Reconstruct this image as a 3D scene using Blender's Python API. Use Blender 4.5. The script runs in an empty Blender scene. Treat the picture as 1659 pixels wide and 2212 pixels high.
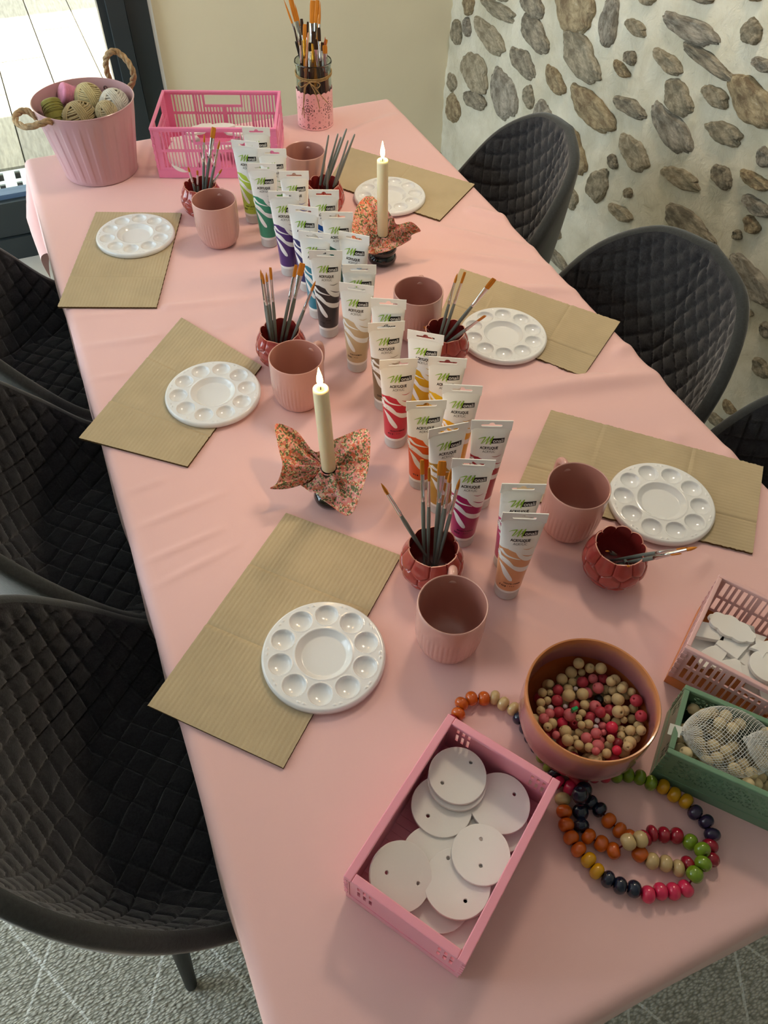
import bpy, bmesh, math, random, json
import numpy as np
from mathutils import Vector, Matrix, Euler
PI = math.pi
DATA = json.loads(r'''{"cam":{"f":1660.9872307974645,"h":1.7033405820801728,"pitch":0.8879709665861201,"roll":0.03125532488124078,"yaw":0.4310963252425994},"pal":[[0.1442,0.4967],[0.1455,1.0668],[0.125,1.6308],[0.7167,1.5816],[0.7127,1.0176],[0.7419,0.5451]],"card":[[[0.0617,1.77],[0.2424,1.6951],[0.1093,1.363],[-0.0732,1.4375]],[[0.1475,1.3119],[0.2502,1.1133],[0.0593,0.915],[-0.0951,1.0499]],[[0.1784,0.7589],[0.3127,0.6133],[0.0432,0.3709],[-0.0938,0.5191]],[[0.7212,1.8519],[0.9374,1.5658],[0.7848,1.4488],[0.6017,1.7005]],[[0.7421,1.2585],[0.9576,0.9734],[0.7973,0.8599],[0.6184,1.1172]],[[0.6929,0.8037],[0.9562,0.5476],[0.8165,0.4094],[0.5319,0.6531]]],"tube":[["lime",0.3904,1.6115,-31.2],["grassB",0.4302,1.6622,-22.8],["green",0.4324,1.5581,-22.9],["teal",0.3936,1.5055,-22.8],["ultramarine",0.4443,1.4524,-21.1],["purple",0.3996,1.385,-22.9],["blue",0.4745,1.3616,-22.9],["navy",0.4169,1.3184,-34.2],["darkgreen",0.4694,1.2756,-22.9],["turquoise",0.4056,1.2258,-33.5],["lightblue",0.4714,1.1951,-40.1],["black",0.4037,1.1625,-22.9],["grey",0.4429,1.099,-22.9],["beige",0.4167,1.0473,-33.3],["white",0.4509,0.9885,-27.7],["taupe",0.423,0.9326,-16.1],["cadmium",0.4707,0.8846,-37.6],["yellow",0.4761,0.816,-28.2],["amber",0.4686,0.7505,-26.9],["red",0.4036,0.841,-16.6],["orange",0.4038,0.7401,-18.4],["ochre",0.4105,0.6807,-7.2],["carmine",0.474,0.6665,-23.9],["magenta",0.4138,0.6087,-25.5],["pink",0.4553,0.5432,-23.8],["flesh",0.4319,0.4984,-25.2]],"pot":{"p1":[0.292,1.675],"p2":[0.552,1.582],"p3":[0.292,1.113],"p4":[0.573,1.002],"p5":[0.339,0.565],"p6":[0.589,0.464]},"brush":{"p5":[[[0.346,0.5656,0.76],[0.2813,0.6246,0.9231],"round",1.0],[[0.3303,0.5673,0.76],[0.3436,0.6288,0.9394],"flat",0.55],[[0.3362,0.5677,0.76],[0.3435,0.6071,0.9458],"flat",0.35],[[0.3434,0.5643,0.76],[0.3669,0.614,0.942],"flat",1.1],[[0.3425,0.5606,0.76],[0.3733,0.5998,0.9382],"round",1.3],[[0.3437,0.5599,0.76],[0.3833,0.5903,0.9247],"round",0.8]],"p3":[[[0.2743,1.1186,0.76],[0.2799,1.1538,0.9284],"round",0.8],[[0.2761,1.1157,0.76],[0.2738,1.1184,0.945],"round",0.9],[[0.2776,1.1145,0.76],[0.2859,1.1402,0.93],"round",0.7],[[0.2825,1.1138,0.76],[0.2892,1.1206,0.9498],"flat",0.45],[[0.2834,1.1167,0.76],[0.3356,1.1226,0.9426],"flat",0.55],[[0.2891,1.1132,0.76],[0.3485,1.1271,0.94],"flat",1.0],[[0.2948,1.1096,0.76],[0.3553,1.0809,0.9326],"round",0.9]],"p4":[[[0.5589,1.0093,0.76],[0.5939,1.0164,0.9284],"round",0.8],[[0.5633,1.0082,0.76],[0.5936,0.9909,0.9468],"flat",0.45],[[0.5613,1.0182,0.76],[0.6497,0.9831,0.9245],"flat",0.9],[[0.5645,1.0201,0.76],[0.5943,0.9101,0.9123],"flat",0.6],[[0.5903,1.012,0.76],[0.5393,1.0243,0.8252],"round",0.5]],"p1":[[[0.2848,1.675,0.76],[0.2674,1.6407,0.8842],"round",0.8],[[0.2792,1.6788,0.76],[0.2854,1.6388,0.873],"flat",0.4],[[0.2886,1.6759,0.76],[0.3203,1.6774,0.9292],"round",0.8],[[0.2878,1.6782,0.76],[0.3413,1.6705,0.9422],"flat",0.95],[[0.294,1.6767,0.76],[0.342,1.631,0.933],"round",0.9],[[0.2758,1.6867,0.76],[0.3405,1.644,0.8643],"round",0.7]],"p2":[[[0.5336,1.5899,0.76],[0.5585,1.5549,0.94],"up",0.8],[[0.5375,1.592,0.76],[0.5815,1.5597,0.937],"up",0.8],[[0.535,1.5925,0.76],[0.5846,1.5505,0.9334],"up",0.9],[[0.5363,1.5896,0.76],[0.6151,1.5948,0.9274],"up",1.5],[[0.5561,1.5802,0.76],[0.5925,1.5294,0.9342],"up",0.8],[[0.5536,1.5793,0.76],[0.6184,1.5558,0.9318],"up",1.3],[[0.5564,1.5795,0.76],[0.5494,1.5435,0.8744],"up",0.7]],"p6":[[[0.5906,0.4736,0.76],[0.6515,0.3953,0.8726],"round",1.1],[[0.5918,0.4806,0.76],[0.6324,0.3977,0.8784],"flat",0.5],[[0.5903,0.4698,0.76],[0.6133,0.3897,0.8848],"flat",0.6],[[0.6073,0.4722,0.76],[0.5581,0.4577,0.834],"flat",0.45],[[0.6075,0.4715,0.76],[0.5738,0.4253,0.8296],"flat",0.4]]},"jar":[0.69,2.02],"jarbrush":[[[0.716,2.0128,0.762],[0.6453,2.0889,1.027],"round","natural",1.0],[[0.7053,2.0152,0.762],[0.6625,2.0902,1.03],"flat","natural",1.1],[[0.6987,2.0164,0.762],[0.6731,2.0855,1.0146],"round","natural",1.0],[[0.6793,2.0281,0.762],[0.6824,2.0699,0.985],"flat","dark",0.7],[[0.6766,2.023,0.762],[0.7183,2.0796,1.0181],"flat","natural",1.4],[[0.6772,2.0277,0.762],[0.7279,2.0726,1.0198],"flat","natural",1.0],[[0.6918,2.0213,0.762],[0.7327,2.0663,1.0192],"round","natural",1.2],[[0.666,2.0342,0.762],[0.6914,2.0483,0.984],"flat","dark",0.5],[[0.6591,2.0341,0.762],[0.6849,2.0512,0.9784],"flat","yellow",1.0],[[0.6805,2.0255,0.762],[0.7035,2.0429,0.9626],"flat","brown",1.0],[[0.7084,2.0096,0.762],[0.7172,2.0415,0.9704],"flat","dark",0.8],[[0.7094,2.0162,0.762],[0.6974,2.0162,0.955],"flat","black",1.0],[[0.7141,2.0103,0.762],[0.7293,2.0305,0.9519],"round","red",0.9],[[0.6705,2.0376,0.762],[0.7348,2.0376,0.9427],"flat","yellow",0.8],[[0.7228,2.0109,0.762],[0.7196,2.0081,0.9405],"flat","orange",1.1],[[0.6576,2.0304,0.762],[0.6547,2.0028,0.9839],"round","dark",0.8],[[0.6587,2.0334,0.762],[0.6726,1.9946,0.9792],"up","orange",1.0],[[0.6846,2.0268,0.762],[0.6572,2.0571,0.9757],"up","dark",1.0],[[0.6936,2.0269,0.762],[0.6565,2.0503,0.9438],"up","black",0.9],[[0.6823,2.0249,0.762],[0.7268,2.0649,0.991],"up","yellow",1.1],[[0.6664,2.0189,0.762],[0.695,2.0456,0.9379],"flat","black",0.9],[[0.7129,2.0079,0.762],[0.722,2.0343,0.9384],"flat","dark",0.8],[[0.6567,2.0268,0.762],[0.6784,2.0526,0.9446],"up","dark",0.9]],"crate_near":[[0.24,0.32],[0.32,0.2],[0.142,0.083],[0.064,0.2]],"garland":[[0.2645,0.3422,"darkred"],[0.2759,0.348,"orange"],[0.2863,0.359,"orange"],[0.3018,0.3605,"orange"],[0.3169,0.3541,"orange"],[0.3308,0.3497,"natural"],[0.3372,0.3376,"natural"],[0.3459,0.3259,"natural"],[0.3473,0.3118,"navy"],[0.3483,0.2967,"navy"],[0.3479,0.2829,"navy"],[0.3488,0.2689,"navy"],[0.3491,0.255,"green"],[0.3503,0.2413,"green"],[0.3512,0.2313,"navy"],[0.3486,0.2195,"pink"],[0.3584,0.2083,"pink"],[0.3688,0.2113,"red"],[0.3795,0.2137,"pink"],[0.3947,0.2101,"red"],[0.4075,0.2047,"red"],[0.4207,0.1991,"green"],[0.4345,0.1939,"green"],[0.4464,0.1854,"green"],[0.4551,0.1742,"green"],[0.4663,0.1644,"yellow"],[0.4727,0.1511,"yellow"],[0.4813,0.1389,"yellow"],[0.4832,0.1236,"purple"],[0.4886,0.1094,"purple"],[0.4858,0.0944,"purple"],[0.4748,0.085,"darkred"],[0.4665,0.0722,"darkred"],[0.3434,0.1999,"natural"],[0.3373,0.1864,"orange"],[0.3311,0.1721,"orange"],[0.3286,0.1571,"orange"],[0.3296,0.1424,"orange"],[0.3341,0.1279,"yellow"],[0.3363,0.1138,"yellow"],[0.3433,0.1016,"navy"],[0.3521,0.0905,"navy"],[0.3647,0.0812,"navy"],[0.3762,0.07,"pink"],[0.3912,0.0672,"pink"],[0.4046,0.0615,"pink"],[0.4196,0.0584,"pink"],[0.4334,0.0657,"green"],[0.4495,0.0713,"green"],[0.4584,0.0839,"green"],[0.4562,0.0977,"green"],[0.4455,0.1101,"darkred"],[0.4321,0.1168,"darkred"],[0.4204,0.1237,"darkred"],[0.4096,0.1228,"darkred"],[0.3697,0.1972,"navy"],[0.3723,0.1835,"navy"],[0.3781,0.1714,"navy"],[0.3811,0.1563,"orange"],[0.3866,0.142,"orange"],[0.3923,0.1307,"orange"],[0.3932,0.11,"orange"],[0.4019,0.0978,"natural"],[0.4147,0.0895,"natural"],[0.4252,0.0794,"natural"],[0.4381,0.0786,"darkred"],[0.3571,0.191,"navy"],[0.355,0.1781,"navy"],[0.3472,0.1641,"navy"],[0.3486,0.1503,"orange"],[0.358,0.1375,"orange"],[0.3668,0.1251,"orange"],[0.383,0.1249,"natural"],[0.3981,0.1218,"natural"]],"strands":[17,33,55,66],"bowlbeads":[[0.437,0.3312,0.8103,0.0072,"n"],[0.4504,0.3223,0.8027,0.0066,"n"],[0.4597,0.3136,0.8103,0.0076,"n"],[0.4287,0.3298,0.7939,0.008,"n"],[0.441,0.324,0.7951,0.005,"n"],[0.4118,0.3257,0.7953,0.0074,"n"],[0.4232,0.3175,0.7927,0.0056,"n"],[0.394,0.3262,0.794,0.0058,"n"],[0.4338,0.3112,0.7965,0.0074,"r"],[0.4493,0.3103,0.796,0.0064,"p"],[0.4622,0.3061,0.7938,0.0068,"r"],[0.4605,0.2926,0.812,0.0064,"n"],[0.4705,0.295,0.8039,0.0072,"n"],[0.4754,0.2831,0.8048,0.006,"n"],[0.4677,0.2787,0.812,0.0064,"n"],[0.4466,0.2955,0.799,0.0074,"p"],[0.4779,0.2713,0.8088,0.0054,"n"],[0.4585,0.2919,0.7906,0.0062,"n"],[0.4623,0.2846,0.8004,0.0066,"n"],[0.4127,0.3114,0.7936,0.0064,"n"],[0.4214,0.3075,0.7942,0.0032,"w"],[0.3989,0.3146,0.7953,0.007,"r"],[0.3781,0.3187,0.7962,0.006,"n"],[0.3878,0.3158,0.7939,0.0044,"n"],[0.4047,0.3002,0.802,0.0083,"n"],[0.4341,0.298,0.7899,0.0072,"p"],[0.4229,0.2956,0.7998,0.008,"n"],[0.4439,0.2848,0.7879,0.006,"k"],[0.4753,0.2732,0.7961,0.0056,"n"],[0.4518,0.2787,0.7941,0.0056,"n"],[0.4587,0.2708,0.8039,0.0082,"n"],[0.4749,0.2581,0.812,0.0078,"r"],[0.3795,0.3078,0.7934,0.0052,"n"],[0.391,0.3028,0.7937,0.0074,"r"],[0.369,0.3073,0.7963,0.0058,"n"],[0.4086,0.2888,0.7909,0.0076,"r"],[0.4182,0.2827,0.7981,0.006,"n"],[0.3795,0.2987,0.7899,0.004,"w"],[0.3958,0.2914,0.795,0.0032,"w"],[0.4322,0.2773,0.791,0.0083,"p"],[0.4733,0.2551,0.7969,0.0062,"n"],[0.4471,0.2662,0.7912,0.0074,"r"],[0.4485,0.2558,0.8061,0.008,"n"],[0.4607,0.2563,0.7982,0.0066,"n"],[0.363,0.2977,0.7978,0.0056,"n"],[0.3725,0.2913,0.7932,0.0068,"p"],[0.3861,0.2894,0.7897,0.0074,"r"],[0.4107,0.2753,0.7947,0.005,"n"],[0.4294,0.2653,0.8022,0.0072,"r"],[0.3925,0.2778,0.8001,0.008,"p"],[0.36,0.2861,0.7999,0.0066,"p"],[0.4192,0.2678,0.7885,0.008,"r"],[0.4362,0.259,0.7921,0.0058,"n"],[0.4685,0.2385,0.8118,0.0074,"r"],[0.4655,0.245,0.7919,0.006,"n"],[0.4531,0.2465,0.7973,0.0044,"n"],[0.4023,0.271,0.7962,0.0046,"n"],[0.4226,0.2594,0.7957,0.0034,"w"],[0.4457,0.2499,0.7909,0.006,"n"],[0.3687,0.2785,0.7937,0.0066,"n"],[0.3828,0.2755,0.789,0.007,"h"],[0.4088,0.259,0.7974,0.006,"n"],[0.3986,0.2605,0.801,0.005,"n"],[0.3581,0.2743,0.8017,0.0056,"n"],[0.4261,0.2513,0.7933,0.005,"p"],[0.4633,0.2314,0.8012,0.0064,"n"],[0.4315,0.243,0.8017,0.0076,"h"],[0.4456,0.238,0.7915,0.0054,"n"],[0.4494,0.2299,0.8038,0.0066,"n"],[0.4586,0.2235,0.8097,0.0062,"n"],[0.4169,0.2533,0.7939,0.0034,"w"],[0.378,0.2626,0.7948,0.008,"n"],[0.3941,0.2556,0.7918,0.0054,"n"],[0.406,0.2564,0.7861,0.006,"n"],[0.4386,0.2406,0.78,0.0083,"h"],[0.4112,0.2449,0.7965,0.0072,"p"],[0.4219,0.2434,0.7939,0.004,"p"],[0.4389,0.2304,0.7957,0.0056,"n"],[0.3966,0.2445,0.7971,0.0072,"p"],[0.4536,0.2215,0.7957,0.006,"n"],[0.3648,0.2632,0.795,0.0052,"p"],[0.4159,0.2383,0.7867,0.0056,"p"],[0.372,0.2501,0.8014,0.0074,"n"],[0.385,0.2501,0.7941,0.0044,"n"],[0.4207,0.2275,0.7892,0.0064,"n"],[0.4412,0.218,0.8005,0.008,"n"],[0.4207,0.2307,0.8038,0.005,"n"],[0.428,0.2233,0.7989,0.0066,"d"],[0.3826,0.2407,0.7982,0.0062,"n"],[0.4049,0.231,0.7942,0.0083,"p"],[0.392,0.2325,0.7995,0.0058,"n"],[0.4318,0.2128,0.8094,0.006,"n"],[0.3945,0.224,0.8054,0.005,"p"],[0.4195,0.2153,0.8035,0.006,"h"],[0.408,0.2179,0.7991,0.006,"n"]],"disc":[["d5",0.2612,0.193,0.768,0.0345,[[-0.0021,-0.0088]]],["d11",0.1509,0.1322,0.766,0.036,[[0.0063,-0.0141]]],["d13",0.2025,0.2145,0.765,0.03,[[0.0038,-0.0016]]],["d10",0.1958,0.1452,0.772,0.036,[[0.0128,-0.0008]]],["d12",0.1539,0.1569,0.772,0.035,[]],["d4",0.2372,0.2176,0.774,0.034,[]],["d6",0.1641,0.1973,0.779,0.0345,[]],["d2",0.1987,0.2434,0.782,0.036,[[-0.0201,-0.004]]],["d3",0.2652,0.2214,0.782,0.036,[[0.0209,0.0018]]],["d1b",0.227,0.2609,0.789,0.035,[]],["d1",0.229,0.265,0.795,0.0345,[[0.0213,0.0072],[-0.0211,-0.0014]]],["d8",0.1766,0.1605,0.787,0.037,[[0.0021,0.0268],[-0.0001,-0.0198]]],["d7",0.2134,0.1756,0.793,0.033,[[0.0075,0.0142],[-0.0061,-0.0109]]],["d9",0.1131,0.1875,0.787,0.036,[[-0.0146,0.0089],[0.0158,-0.014]]]],"stone":[[2.6404,0.7317,-0.1216,0.0074,0.0128,-0.0173],[2.6869,0.6344,-0.1096,-0.0084,0.028,-0.0245],[2.3989,0.7373,-0.0888,-0.0115,0.0289,-0.0259],[2.8623,0.6819,-0.0339,-0.0062,0.0247,-0.0165],[2.8579,0.6099,-0.0181,-0.0248,0.0188,-0.0074],[2.9372,0.5656,-0.0315,-0.0266,0.0305,-0.0137],[2.7673,0.4812,-0.1021,-0.0096,0.0457,-0.0386],[2.4416,0.6333,-0.083,-0.0106,0.0257,-0.0231],[2.2361,0.6509,-0.0584,-0.0138,0.0211,-0.0179],[2.5387,0.4905,-0.0927,-0.0323,0.0548,-0.0384],[2.3716,0.5491,0.0056,-0.0354,0.0309,-0.008],[2.936,0.3848,-0.0298,-0.0119,0.0291,-0.0177],[2.4443,0.8151,-0.0735,-0.007,0.0265,-0.0248],[2.2178,0.8744,-0.1011,-0.026,0.0521,-0.0398],[2.0254,0.8876,-0.0095,-0.0625,0.0345,-0.0082],[2.128,0.7617,-0.1106,-0.0198,0.034,-0.0324],[1.9036,0.9124,-0.0468,-0.0037,0.0088,-0.0125],[1.8974,0.8379,-0.0237,-0.0035,0.0101,-0.0118],[1.9241,0.798,-0.0357,-0.006,0.0087,-0.0095],[1.6976,0.9742,-0.1085,0.0038,0.0061,-0.0214],[1.4976,1.0328,-0.0066,-0.0263,0.0263,-0.0052],[1.7423,0.8811,-0.0612,-0.0032,0.0089,-0.0161],[1.6022,0.9325,-0.1061,-0.0058,0.0063,-0.0136],[1.4226,0.905,-0.0859,-0.0172,0.0204,-0.0321],[1.4301,0.9855,-0.0333,0.0021,0.0011,-0.0113],[1.6664,0.8186,-0.0624,-0.0065,0.0175,-0.028],[1.5409,0.8722,-0.0485,-0.0054,0.0091,-0.0163],[1.8478,0.7227,-0.0738,0.0042,0.0075,-0.0175],[2.0193,0.6474,-0.1172,-0.0086,0.0251,-0.0323],[1.6564,0.7414,-0.0968,-0.0214,0.0225,-0.0277],[1.4714,0.8093,-0.0657,0.0055,0.0037,-0.0207],[1.777,0.6207,-0.0713,-0.0051,0.0201,-0.0311],[1.8601,0.556,-0.024,-0.0047,0.0099,-0.0115],[2.0589,0.4974,-0.0648,-0.0473,0.0347,-0.0234],[2.2688,0.5073,-0.0554,-0.0141,0.0427,-0.0368],[1.9038,0.4591,-0.0291,0.0547,-0.0387,0.0019],[1.5629,0.6462,-0.0804,0.0102,0.0046,-0.0214],[1.4282,0.7164,-0.0373,-0.009,0.0131,-0.019],[1.324,0.7565,-0.0499,0.0036,0.0024,-0.0147],[1.323,0.8148,-0.0231,-0.0116,0.012,-0.0121],[2.0183,0.3539,-0.0361,-0.0105,0.0214,-0.0215],[1.7661,0.4363,-0.0541,0.0084,0.0057,-0.0177],[1.477,0.5486,-0.1103,0.0053,0.0113,-0.0336],[1.2803,0.6607,-0.0258,-0.0082,0.0093,-0.0138],[1.2905,0.7061,-0.0476,0.0019,0.0033,-0.0152],[1.3092,0.6162,-0.0125,-0.0045,0.0057,-0.0078],[1.7547,0.508,-0.0156,-0.005,0.009,-0.0097],[2.7456,0.3915,-0.0812,0.0149,0.0145,-0.0263],[2.9127,0.2919,-0.039,-0.0324,0.0483,-0.0261],[2.0532,0.2028,-0.0207,-0.0003,0.0095,-0.0137],[2.6395,0.7876,-0.0625,0.0059,0.0117,-0.0197],[1.9026,0.9932,-0.046,-0.0008,0.0085,-0.0165],[1.7057,1.0476,-0.0495,0.0035,0.0018,-0.0126],[1.5279,1.1048,-0.0294,-0.0035,0.0067,-0.0131],[1.2107,0.5396,-0.0895,-0.0133,0.013,-0.0295],[1.0645,0.3588,-0.0344,-0.002,0.0052,-0.0178],[2.0678,0.2035,-0.0385,-0.0005,0.0088,-0.0127],[2.0324,0.1178,-0.0834,-0.0021,0.0115,-0.0167],[1.0989,0.186,-0.0249,-0.0003,0.0044,-0.0154],[1.1011,0.4572,-0.0244,-0.005,0.0062,-0.0142],[1.1226,0.1148,-0.0366,0.004,0.0028,-0.0136],[1.1757,0.4633,-0.0157,0.0018,0.0013,-0.0084]],"netbeads":[[0.5379,0.2215,0.8064,0],[0.5506,0.2063,0.817,0],[0.5599,0.1952,0.822,0],[0.5363,0.2071,0.822,0],[0.5306,0.2083,0.8023,0],[0.5464,0.1905,0.822,0],[0.5441,0.1953,0.7973,0],[0.5569,0.1794,0.822,0],[0.5713,0.1817,0.8176,0],[0.5436,0.1839,0.8079,0],[0.5618,0.1807,0.7946,0],[0.5228,0.1948,0.8047,0],[0.5118,0.1933,0.7935,0],[0.512,0.1823,0.8132,0],[0.5269,0.1733,0.812,0],[0.5471,0.1756,0.7951,0],[0.5513,0.1639,0.8054,0],[0.5046,0.1782,0.8001,0],[0.5183,0.1706,0.7993,0],[0.5368,0.1611,0.8106,0],[0.5213,0.1587,0.8117,0],[0.5418,0.1551,0.7968,0],[0.5056,0.1593,0.8135,0],[0.5896,0.1598,0.8073,1],[0.5911,0.1581,0.822,1],[0.5958,0.1524,0.7949,1],[0.5844,0.1418,0.804,1],[0.5714,0.1464,0.8135,1],[0.5537,0.1417,0.7996,1],[0.5296,0.139,0.8154,1],[0.5458,0.1273,0.8131,1],[0.5412,0.1323,0.7991,1],[0.571,0.1328,0.8058,1],[0.5765,0.1228,0.7923,1],[0.5488,0.1164,0.803,1],[0.5668,0.1117,0.788,1],[0.5621,0.1223,0.7981,1],[0.5335,0.1187,0.8137,1],[0.6006,0.1467,0.8095,1],[0.5981,0.1335,0.8018,1],[0.5919,0.1209,0.7928,1],[0.4886,0.1852,0.8091,2],[0.4975,0.1977,0.8072,2],[0.4853,0.1762,0.8214,2],[0.5107,0.2051,0.8035,2]],"bow":[[[0.1993,0.8406,0.87],[0.2249,0.8215,0.86],[0.2451,0.7934,0.835],[0.2774,0.7967,0.845],[0.3224,0.7774,0.87],[0.3136,0.7395,0.85],[0.2859,0.7036,0.82],[0.2591,0.6945,0.785],[0.2334,0.7306,0.79],[0.2065,0.7702,0.8],[0.1842,0.7783,0.8],[0.1618,0.7725,0.805],[0.1757,0.7757,0.815],[0.1881,0.7852,0.835],[0.191,0.8107,0.855]],[[0.5887,1.4295,0.86],[0.6044,1.4214,0.86],[0.6172,1.4035,0.85],[0.6204,1.3764,0.85],[0.6239,1.3551,0.845],[0.6316,1.3545,0.83],[0.6538,1.3314,0.84],[0.676,1.3282,0.82],[0.6527,1.322,0.82],[0.6479,1.3239,0.805],[0.6023,1.3147,0.8],[0.555,1.3149,0.8],[0.5378,1.3364,0.8],[0.5318,1.36,0.82],[0.5551,1.4015,0.845]]],"rope":[[[0.0374,1.9063,0.878],[0.0383,1.9094,0.893],[0.0257,1.893,0.912],[0.0021,1.8876,0.912],[-0.0232,1.8995,0.905],[-0.0406,1.9324,0.9],[-0.0438,1.9654,0.9],[-0.0312,1.9808,0.905],[-0.0133,1.979,0.905],[0.0011,1.9629,0.893]],[[0.1923,2.0992,0.895],[0.1898,2.0927,0.925],[0.1933,2.076,0.955],[0.2075,2.0679,0.97],[0.2241,2.0706,0.965],[0.2383,2.0563,0.95],[0.2443,2.0444,0.93],[0.2416,2.0596,0.905],[0.2315,2.0714,0.885]]],"yarn":[[0.0925,1.9952,0.888],[0.125,2.0199,0.893],[0.1826,1.9994,0.888],[0.1546,1.9586,0.885],[0.0352,2.0524,0.91],[0.0366,2.0307,0.87],[0.0617,2.0567,0.915],[0.136,2.0262,0.895]],"plaster":[["disc",0.6121,0.2889,0.803],["disc",0.6441,0.2627,0.805],["mountain",0.619,0.2632,0.809],["leaf",0.6046,0.2695,0.815],["square",0.6385,0.2744,0.815],["house",0.6221,0.3008,0.815],["cloud",0.6484,0.2926,0.823],["arch",0.6583,0.2532,0.811],["bird",0.6308,0.2367,0.812],["star",0.6669,0.2538,0.821],["disc",0.6554,0.2292,0.82],["cone",0.6088,0.2504,0.817]],"farplaster":[["disc",0.3002,1.8798,0.8],["cloud",0.3655,1.9638,0.82],["leaf",0.4192,1.944,0.822],["cloud",0.4629,1.9322,0.82],["square",0.3734,1.9145,0.806],["arch",0.417,1.8857,0.8],["disc",0.4796,1.9062,0.826],["disc",0.4679,1.863,0.79]],"tabledge":0}''')
SC = bpy.context.scene
COL = SC.collection
# ---------------------------------------------------------------- camera
c = DATA['cam']
cam_d = bpy.data.cameras.new('camera'); cam = bpy.data.objects.new('camera', cam_d); COL.objects.link(cam)
_y = c['yaw']; _p = c['pitch']; _r = c['roll']
fwd0 = Vector((0, math.cos(_p), -math.sin(_p))); up0 = Vector((0, math.sin(_p), math.cos(_p))); rt0 = Vector((1, 0, 0))
rt = math.cos(_r) * rt0 + math.sin(_r) * up0; up = -math.sin(_r) * rt0 + math.cos(_r) * up0
Z = Matrix.Rotation(-_y, 3, 'Z')
rt, up, fw = Z @ rt, Z @ up, Z @ fwd0
M = Matrix((rt, up, -fw)).transposed().to_4x4(); M.translation = Vector((0, 0, c['h']))
cam.matrix_world = M
cam_d.sensor_fit = 'VERTICAL'; cam_d.sensor_height = 24.0; cam_d.lens = c['f'] / 2212 * 24.0; cam_d.clip_start = .02; cam_d.clip_end = 200
SC.camera = cam
# ---------------------------------------------------------------- world, sun, exposure
w = bpy.data.worlds.new('sky'); SC.world = w; w.use_nodes = True
nt = w.node_tree; nt.nodes.clear()
bg = nt.nodes.new('ShaderNodeBackground'); out = nt.nodes.new('ShaderNodeOutputWorld')
bg.inputs[0].default_value = (.74, .87, 1.0, 1); bg.inputs[1].default_value = 6.0
nt.links.new(bg.outputs[0], out.inputs[0])
sun_d = bpy.data.lights.new('sun', 'SUN'); sun_d.energy = 22; sun_d.angle = .01; sun_d.color = (1, .94, .84)
sun = bpy.data.objects.new('sun', sun_d); COL.objects.link(sun)
sd = Vector((-.80, .55, 0)).normalized() * math.cos(math.radians(50)); sd.z = math.sin(math.radians(50))
sun.rotation_euler = sd.to_track_quat('Z', 'Y').to_euler()
def portal(name, loc, rot, sx, sy):
    d = bpy.data.lights.new(name, 'AREA'); d.shape = 'RECTANGLE'; d.size = sx; d.size_y = sy
    d.cycles.is_portal = True
    o = bpy.data.objects.new(name, d); o.location = loc; o.rotation_euler = rot; COL.objects.link(o)
portal('sky_opening_left', (-2.28, 1.85, 1.3), (0, -PI/2, 0), 2.2, 1.9)
portal('sky_opening_back', (-.85, 2.97, 1.3), (-PI/2, 0, 0), 2.3, 2.2)
def lamp(name, loc, size, energy, color):
    d = bpy.data.lights.new(name, 'AREA'); d.shape = 'DISK'; d.size = size; d.energy = energy; d.color = color
    o = bpy.data.objects.new(name, d); o.location = loc; COL.objects.link(o)
lamp('warm_fill_light', (1.15, 1.5, 2.57), .35, 11, (1, .80, .58))  # added warm fill for the right side of the table, no real fixture
vs = SC.view_settings; vs.view_transform = 'Standard'; vs.look = 'None'; vs.gamma = 1; vs.exposure = 0.36
vs.use_curve_mapping = False
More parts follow.
